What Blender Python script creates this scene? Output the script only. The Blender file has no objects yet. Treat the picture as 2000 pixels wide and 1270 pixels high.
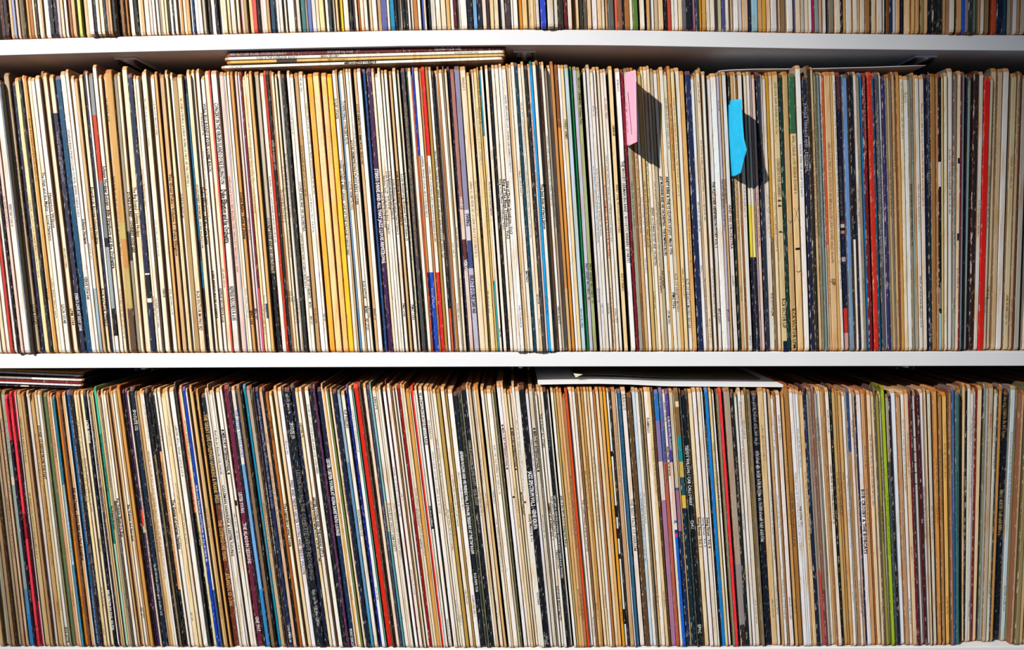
import bpy, math, random, re
from mathutils import Matrix, Vector

# ---------------------------------------------------------------- camera
IMG_W, IMG_H = 2000.0, 1270.0
F_PX = 1400.0                      # focal length in pixels of the 2000 x 1270 frame
TILT = math.atan(0.09)             # the camera looks slightly down
ROLL = 0.0025
DIST = 0.807                       # from the lens to the front edge of the shelves (m)
SC = bpy.context.scene
COL = SC.collection

_f = Vector((0, math.cos(TILT), -math.sin(TILT)))
_u0 = Vector((0, math.sin(TILT), math.cos(TILT)))
_r0 = Vector((1, 0, 0))
_r = _r0 * math.cos(ROLL) - _u0 * math.sin(ROLL)
_u = _u0 * math.cos(ROLL) + _r0 * math.sin(ROLL)
CAM = Vector((0, -DIST, 0))
cam_data = bpy.data.cameras.new('camera')
cam_data.sensor_width = 36.0
cam_data.lens = F_PX / IMG_W * 36.0
cam_data.clip_start = 0.01
cam = bpy.data.objects.new('camera', cam_data)
COL.objects.link(cam)
cam.matrix_world = Matrix(((_r.x, _u.x, -_f.x, CAM.x), (_r.y, _u.y, -_f.y, CAM.y),
                           (_r.z, _u.z, -_f.z, CAM.z), (0, 0, 0, 1)))
SC.camera = cam


def unproj(px, py, y=0.0):
    """where the sight line through a pixel of the photograph meets the upright plane at depth y"""
    d = _f * F_PX + _r * (px - IMG_W / 2) - _u * (py - IMG_H / 2)
    t = (y - CAM.y) / d.y
    return CAM.x + d.x * t, CAM.z + d.z * t


# ---------------------------------------------------------------- light
world = bpy.data.worlds.new('dim_room')
SC.world = world
world.use_nodes = True
bg = world.node_tree.nodes['Background']
bg.inputs[0].default_value = (0.66, 0.80, 1.0, 1)
bg.inputs[1].default_value = 0.17


def lamp(name, loc, target, power, radius, angle, blend, colour):
    ld = bpy.data.lights.new(name, 'SPOT')
    ld.energy = power
    ld.shadow_soft_size = radius
    ld.spot_size = math.radians(angle)
    ld.spot_blend = blend
    ld.color = colour
    lo = bpy.data.objects.new(name, ld)
    COL.objects.link(lo)
    lo.location = loc
    lo.rotation_euler = (Vector(target) - Vector(loc)).to_track_quat('-Z', 'Y').to_euler()
    return lo


lamp('room_spotlight', (-1.95, -2.00, 1.80), (-0.10, 0.0, -0.17), 960, 0.035, 29, 1.0, (1.0, 0.965, 0.92))

SC.view_settings.view_transform = 'Standard'
SC.view_settings.look = 'None'
SC.view_settings.exposure = 0.0
SC.view_settings.gamma = 1.0
SC.view_settings.use_curve_mapping = False

random.seed(7)

# ---------------------------------------------------------------- colours
CODES = {
    'w': '#EEEAE0', 'W': '#F6F5F2', 'c': '#EEDDBE', 'i': '#F0DAA4', 't': '#D2AE7C', 'o': '#DEB068',
    'b': '#BE7A3A', 'B': '#8E6038', 'h': '#E8C8BC', 'g': '#BEB4A0', 'G': '#968C76', 'k': '#141419',
    'n': '#16203F', 'l': '#0A3A4E', 'u': '#0A78C8', 'r': '#C02018', 'm': '#70101E', 'p': '#3E1C4A',
    'y': '#FACD32', 'e': '#0A7040', 's': '#A5AF78', 'v': '#BEB9CD', 'd': '#4A3220', 'q': '#807C76',
    'x': '#3C423E', 'a': '#C8D7E1', 'z': '#5A8CBE', 'f': '#D75A32', 'L': '#E4E0DC'}


def hexrgb(c):
    c = CODES.get(c, c)
    return tuple(int(c[k:k + 2], 16) for k in (1, 3, 5))


def s2l(v):
    v /= 255.0
    return v / 12.92 if v <= 0.04045 else ((v + 0.055) / 1.055) ** 2.4


def albedo(rgb, k=0.80):
    return tuple(s2l(v) * k for v in rgb)


def mixc(a, b, t):
    return tuple(p + (q - p) * t for p, q in zip(a, b))


# ---------------------------------------------------------------- materials
def new_mat(name):
    m = bpy.data.materials.new(name)
    m.use_nodes = True
    nt = m.node_tree
    bsdf = nt.nodes['Principled BSDF']
    return m, nt, bsdf


def nd(nt, t, **kw):
    n = nt.nodes.new(t)
    for k, v in kw.items():
        setattr(n, k, v)
    return n


def mathn(nt, op, a, b=None, clamp=False):
    n = nd(nt, 'ShaderNodeMath', operation=op, use_clamp=clamp)
    for k, v in enumerate((a, b)):
        if v is None:
            continue
        if isinstance(v, (int, float)):
            n.inputs[k].default_value = v
        else:
            nt.links.new(v, n.inputs[k])
    return n.outputs[0]


def mixrgb(nt, fac, a, b, mode='MIX'):
    n = nd(nt, 'ShaderNodeMix', data_type='RGBA', blend_type=mode)
    for s, v in ((n.inputs[0], fac), (n.inputs[6], a), (n.inputs[7], b)):
        if isinstance(v, (int, float)):
            s.default_value = v
        elif isinstance(v, tuple):
            s.default_value = v + (1,) if len(v) == 3 else v
        else:
            nt.links.new(v, s)
    return n.outputs[2]


def card_material():
    """printed, aged sleeve card: colour from the piece, foxing, scuffed edges"""
    m, nt, bsdf = new_mat('aged_sleeve_card')
    L = nt.links.new
    att = nd(nt, 'ShaderNodeVertexColor', layer_name='Col')
    uv = nd(nt, 'ShaderNodeUVMap', uv_map='UVMap')
    sep = nd(nt, 'ShaderNodeSeparateXYZ')
    L(uv.outputs[0], sep.inputs[0])
    edge = mathn(nt, 'ABSOLUTE', mathn(nt, 'SUBTRACT', mathn(nt, 'MULTIPLY', sep.outputs[0], 2.0), 1.0))
    geo = nd(nt, 'ShaderNodeNewGeometry')
    mp = nd(nt, 'ShaderNodeMapping')
    mp.inputs['Scale'].default_value = (900, 300, 150)
    L(geo.outputs['Position'], mp.inputs[0])
    n1 = nd(nt, 'ShaderNodeTexNoise')
    n1.inputs['Scale'].default_value = 1.0
    n1.inputs['Detail'].default_value = 3.0
    L(mp.outputs[0], n1.inputs['Vector'])
    mp2 = nd(nt, 'ShaderNodeMapping')
    mp2.inputs['Scale'].default_value = (260, 60, 26)
    L(geo.outputs['Position'], mp2.inputs[0])
    n2 = nd(nt, 'ShaderNodeTexNoise')
    n2.inputs['Scale'].default_value = 1.0
    n2.inputs['Detail'].default_value = 2.0
    L(mp2.outputs[0], n2.inputs['Vector'])
    lum = nd(nt, 'ShaderNodeRGBToBW')
    L(att.outputs[0], lum.inputs[0])
    light = mathn(nt, 'MULTIPLY', lum.outputs[0], 3.5, True)
    # slow foxing on pale card
    fox = mathn(nt, 'MULTIPLY', mathn(nt, 'SUBTRACT', n2.outputs[0], 0.48), 4.0, True)
    fox = mathn(nt, 'MULTIPLY', fox, light)
    base = mixrgb(nt, mathn(nt, 'MULTIPLY', fox, 0.85), att.outputs[0], mixrgb(nt, 1.0, att.outputs[0], (0.86, 0.66, 0.42), 'MULTIPLY'))
    # scuffs, mostly along the edges
    e3 = mathn(nt, 'POWER', edge, 4.0)
    sc = mathn(nt, 'ADD', n1.outputs[0], mathn(nt, 'MULTIPLY', e3, 0.13))
    sc = mathn(nt, 'ADD', sc, mathn(nt, 'MULTIPLY', mathn(nt, 'SUBTRACT', 1.0, light), 0.03))
    sc = mathn(nt, 'MULTIPLY', mathn(nt, 'SUBTRACT', sc, 0.675), 12.0, True)
    wear = mixrgb(nt, light, (0.50, 0.44, 0.36), (0.30, 0.16, 0.07))
    k = nd(nt, 'ShaderNodeMath', operation='MULTIPLY_ADD')
    L(light, k.inputs[0])
    k.inputs[1].default_value = -0.25
    k.inputs[2].default_value = 0.80
    amount = mathn(nt, 'MULTIPLY', sc, k.outputs[0])
    base = mixrgb(nt, amount, base, wear)
    L(base, bsdf.inputs['Base Color'])
    bsdf.inputs['Roughness'].default_value = 0.62
    bsdf.inputs['Specular IOR Level'].default_value = 0.25
    bp = nd(nt, 'ShaderNodeBump')
    bp.inputs['Strength'].default_value = 0.12
    bp.inputs['Distance'].default_value = 0.0006
    L(n1.outputs[0], bp.inputs['Height'])
    L(bp.outputs[0], bsdf.inputs['Normal'])
    return m


def ink_material():
    m, nt, bsdf = new_mat('printing_ink')
    att = nd(nt, 'ShaderNodeVertexColor', layer_name='Col')
    nt.links.new(att.outputs[0], bsdf.inputs['Base Color'])
    bsdf.inputs['Roughness'].default_value = 0.7
    bsdf.inputs['Specular IOR Level'].default_value = 0.1
    return m


def plain_material(name, rgb, rough=0.5, spec=0.4, scale=60.0, vary=0.06, metal=0.0, bump=0.0):
    m, nt, bsdf = new_mat(name)
    tc = nd(nt, 'ShaderNodeTexCoord')
    n = nd(nt, 'ShaderNodeTexNoise')
    n.inputs['Scale'].default_value = scale
    n.inputs['Detail'].default_value = 3.0
    nt.links.new(tc.outputs['Object'], n.inputs['Vector'])
    a = albedo(rgb)
    fac = mathn(nt, 'MULTIPLY', mathn(nt, 'SUBTRACT', n.outputs[0], 0.35), 2.2, True)
    out = mixrgb(nt, fac, a, tuple(v * (1 - vary * 2.5) for v in a))
    nt.links.new(out, bsdf.inputs['Base Color'])
    bsdf.inputs['Roughness'].default_value = rough
    bsdf.inputs['Specular IOR Level'].default_value = spec
    bsdf.inputs['Metallic'].default_value = metal
    if bump:
        bp = nd(nt, 'ShaderNodeBump')
        bp.inputs['Strength'].default_value = bump
        bp.inputs['Distance'].default_value = 0.001
        nt.links.new(n.outputs[0], bp.inputs['Height'])
        nt.links.new(bp.outputs[0], bsdf.inputs['Normal'])
    return m


M_CARD = card_material()
M_INK = ink_material()
M_BOARD = plain_material('white_melamine', (244, 244, 246), 0.38, 0.4, 14, 0.02)
M_WALL = plain_material('painted_side_wall', (214, 200, 186), 0.8, 0.2, 9, 0.05)
M_BACK = plain_material('painted_back_wall', (150, 145, 140), 0.85, 0.2, 9, 0.05)
M_STEEL = plain_material('blue_grey_bracket_enamel', (236, 244, 255), 0.35, 0.6, 120, 0.05)
M_RAIL = plain_material('dark_bracket_rail', (60, 64, 72), 0.45, 0.5, 120, 0.05)
M_SCREW = plain_material('dark_screw_steel', (70, 72, 78), 0.35, 0.5, 200, 0.05, 0.8)
M_PINK = plain_material('pink_note_paper', (255, 176, 200), 0.75, 0.15, 70, 0.02)
M_BLUE = plain_material('cyan_note_paper', (40, 190, 240), 0.75, 0.15, 120, 0.06, 0, 0.25)
M_PEN = plain_material('purple_pen_ink', (120, 60, 110), 0.7, 0.1, 70, 0.02)
M_PAPER = plain_material('white_paper', (242, 240, 240), 0.7, 0.2, 40, 0.02)
M_KRAFT = plain_material('dark_brown_paper', (112, 92, 72), 0.7, 0.2, 30, 0.08)
M_CREAM = plain_material('cream_paper', (232, 222, 184), 0.7, 0.2, 40, 0.03)


# ---------------------------------------------------------------- mesh helpers
def link(o, parent=None):
    COL.objects.link(o)
    if parent is not None:
        o.parent = parent
    return o


def make_obj(name, verts, faces, mat, parent=None, cols=None, uvs=None, smooth=False):
    me = bpy.data.meshes.new(name)
    me.from_pydata(verts, [], faces)
    if cols is not None:
        ca = me.color_attributes.new('Col', 'FLOAT_COLOR', 'CORNER')
        buf = []
        for f, c in zip(faces, cols):
            buf.extend((c[0], c[1], c[2], 1.0) * len(f))
        ca.data.foreach_set('color', buf)
    if uvs is not None:
        ul = me.uv_layers.new(name='UVMap')
        buf = []
        for u in uvs:
            for p in u:
                buf.extend(p)
        ul.data.foreach_set('uv', buf)
    if smooth:
        me.polygons.foreach_set('use_smooth', [True] * len(faces))
    me.materials.append(mat)
    me.update()
    return link(bpy.data.objects.new(name, me), parent)


def tag(o, label, cat, group=None, kind=None):
    o['label'] = label
    o['category'] = cat
    if group:
        o['group'] = group
    if kind:
        o['kind'] = kind
    return o


def structure(o, label=None):
    o['kind'] = 'structure'
    if label:
        o['label'] = label
    return o


def empty(name, loc=(0, 0, 0)):
    o = bpy.data.objects.new(name, None)
    o.location = loc
    o.empty_display_size = 0.02
    return link(o)


BOXF = [(0, 3, 2, 1), (4, 5, 6, 7), (0, 1, 5, 4), (1, 2, 6, 5), (2, 3, 7, 6), (3, 0, 4, 7)]


def box_geo(x0, x1, y0, y1, z0, z1):
    v = [(x0, y0, z0), (x1, y0, z0), (x1, y1, z0), (x0, y1, z0), (x0, y0, z1), (x1, y0, z1), (x1, y1, z1), (x0, y1, z1)]
    return v, list(BOXF)


def bevel(o, w, seg=2):
    b = o.modifiers.new('soft_edge', 'BEVEL')
    b.width = w
    b.segments = seg
    b.limit_method = 'ANGLE'


def interp(tab, x):
    if x <= tab[0][0]:
        return tab[0][1]
    for (a, va), (b, vb) in zip(tab, tab[1:]):
        if x <= b:
            return va + (vb - va) * (x - a) / (b - a)
    return tab[-1][1]


# ---------------------------------------------------------------- the shelving
SHELF_DEPTH = 0.335
X_LEFT = unproj(-78, 640)[0]
X_RIGHT = 0.80
EDGE_TOP = {   # upper front edge of each board in the photograph
    'top': [(-60, 80), (0, 78), (200, 72.5), (400, 68), (600, 63.5), (800, 59.5), (1000, 57.8), (1200, 58.5), (1400, 62), (1600, 65.5), (1800, 67.5), (2000, 69), (2300, 70)],
    'mid': [(-60, 692), (0, 692), (500, 690), (1000, 688.5), (1500, 687.8), (2000, 687), (2300, 686)],
    'low': [(-60, 1266), (0, 1266), (500, 1268), (1000, 1269), (1500, 1266), (2000, 1263.5), (2300, 1262)]}
THICK = 0.0163


def board_z(which, X):
    """height of the upper face of a board at X (the boards are slightly bowed)"""
    lo, hi = -300.0, 2600.0
    tab = EDGE_TOP[which]
    for _ in range(40):
        mid = (lo + hi) / 2
        if unproj(mid, interp(tab, mid))[0] < X:
            lo = mid
        else:
            hi = mid
    return unproj(lo, interp(tab, lo))[1]


def shelf_board(which, label):
    root = empty('shelf_board', (0, 0, board_z(which, 0.0)))
    z00 = root.location.z
    n = 28
    for nm, y0, y1 in (('edge_band', 0.0, 0.0012), ('panel', 0.0013, SHELF_DEPTH)):
        vs, fs = [], []
        for k in range(n + 1):
            X = X_LEFT + (X_RIGHT - X_LEFT) * k / n
            z = board_z(which, X) - z00
            vs += [(X, y0, z - THICK), (X, y1, z - THICK), (X, y1, z), (X, y0, z)]
        for k in range(n):
            a = 4 * k
            for j in range(4):
                fs.append((a + j, a + (j + 1) % 4, a + 4 + (j + 1) % 4, a + 4 + j))
        fs.append((3, 2, 1, 0))
        e = 4 * n
        fs.append((e, e + 1, e + 2, e + 3))
        o = make_obj(nm, vs, fs, M_BOARD, root)
        if nm == 'edge_band':
            bevel(o, 0.0005)
    return tag(root, label, 'shelf', 'white shelf boards')


shelf_board('top', 'uppermost white shelf board, carrying the records cut off by the photo edge')
shelf_board('mid', 'white shelf board under the middle row of records')
shelf_board('low', 'lowest white shelf board, under the bottom row of records')

wv, wf = box_geo(X_LEFT - 0.03, X_LEFT, -0.0, SHELF_DEPTH + 0.02, -0.62, 0.75)
structure(make_obj('wall_left', wv, wf, M_WALL), 'pale side wall closing the shelves')
wv, wf = box_geo(X_LEFT - 0.03, X_RIGHT + 0.25, SHELF_DEPTH + 0.001, SHELF_DEPTH + 0.03, -0.62, 0.75)
structure(make_obj('wall_back', wv, wf, M_BACK), 'wall behind the records')


def bracket(px, which, label):
    X = unproj(px, 100)[0]
    ztop = board_z(which, X) - THICK
    root = empty('shelf_bracket', (X, 0.018, ztop))
    v, f = box_geo(-0.0125, 0.0125, 0, 0.30, -0.0026, -0.0002)
    bevel(make_obj('top_flange', v, f, M_STEEL, root), 0.0006)
    vs, fs = [], []
    for s in (-1, 1):                       # two folded side rails, tapering to the front
        for (y0, h0, y1, h1) in ((0.002, 0.004, 0.30, 0.030),):
            b = len(vs)
            x0, x1 = s * 0.0095 - 0.0012, s * 0.0095 + 0.0012
            vs += [(x0, y0, -0.0026), (x1, y0, -0.0026), (x1, y1, -0.0026), (x0, y1, -0.0026),
                   (x0, y0, -0.0026 - h0), (x1, y0, -0.0026 - h0), (x1, y1, -0.0026 - h1), (x0, y1, -0.0026 - h1)]
            fs += [tuple(reversed([b + q for q in ff])) for ff in BOXF]
    for s, q in ((-1, 0), (1, 1)):
        make_obj('side_rail', vs[8 * q:8 * q + 8], [tuple(reversed(ff)) for ff in BOXF], M_RAIL, root)
    v, f = box_geo(-0.0022, 0.0022, 0.0, 0.29, -0.0046, -0.0026)
    make_obj('centre_rib', v, f, M_STEEL, root)
    for s in (-1, 1):
        vs, fs = [], []
        n = 10
        for zz, rr in ((-0.0026, 0.0026), (-0.0040, 0.0026), (-0.0045, 0.0016)):
            for k in range(n):
                a = 2 * math.pi * k / n
                vs.append((s * 0.0058 + rr * math.cos(a), 0.022 + rr * math.sin(a), zz))
        for r in range(2):
            for k in range(n):
                fs.append((r * n + k, (r + 1) * n + k, (r + 1) * n + (k + 1) % n, r * n + (k + 1) % n))
        fs.append(tuple(range(2 * n, 3 * n))[::-1])
        make_obj('screw', vs, fs, M_SCREW, root)
    return tag(root, label, 'bracket', 'steel brackets under the shelf boards')


bracket(227, 'top', 'blue-grey steel bracket under the top board, beside the left side wall')
bracket(1025, 'top', 'blue-grey steel bracket under the top board, just right of the flat stack')
bracket(1828, 'top', 'blue-grey steel bracket under the top board, above the grey paper sheet corner')
bracket(232, 'mid', 'steel bracket under the middle board, behind the flat stack at lower left')
bracket(1016, 'mid', 'steel bracket under the middle board, left of the white card')
bracket(1818, 'mid', 'steel bracket under the middle board, towards its right end')


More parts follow.
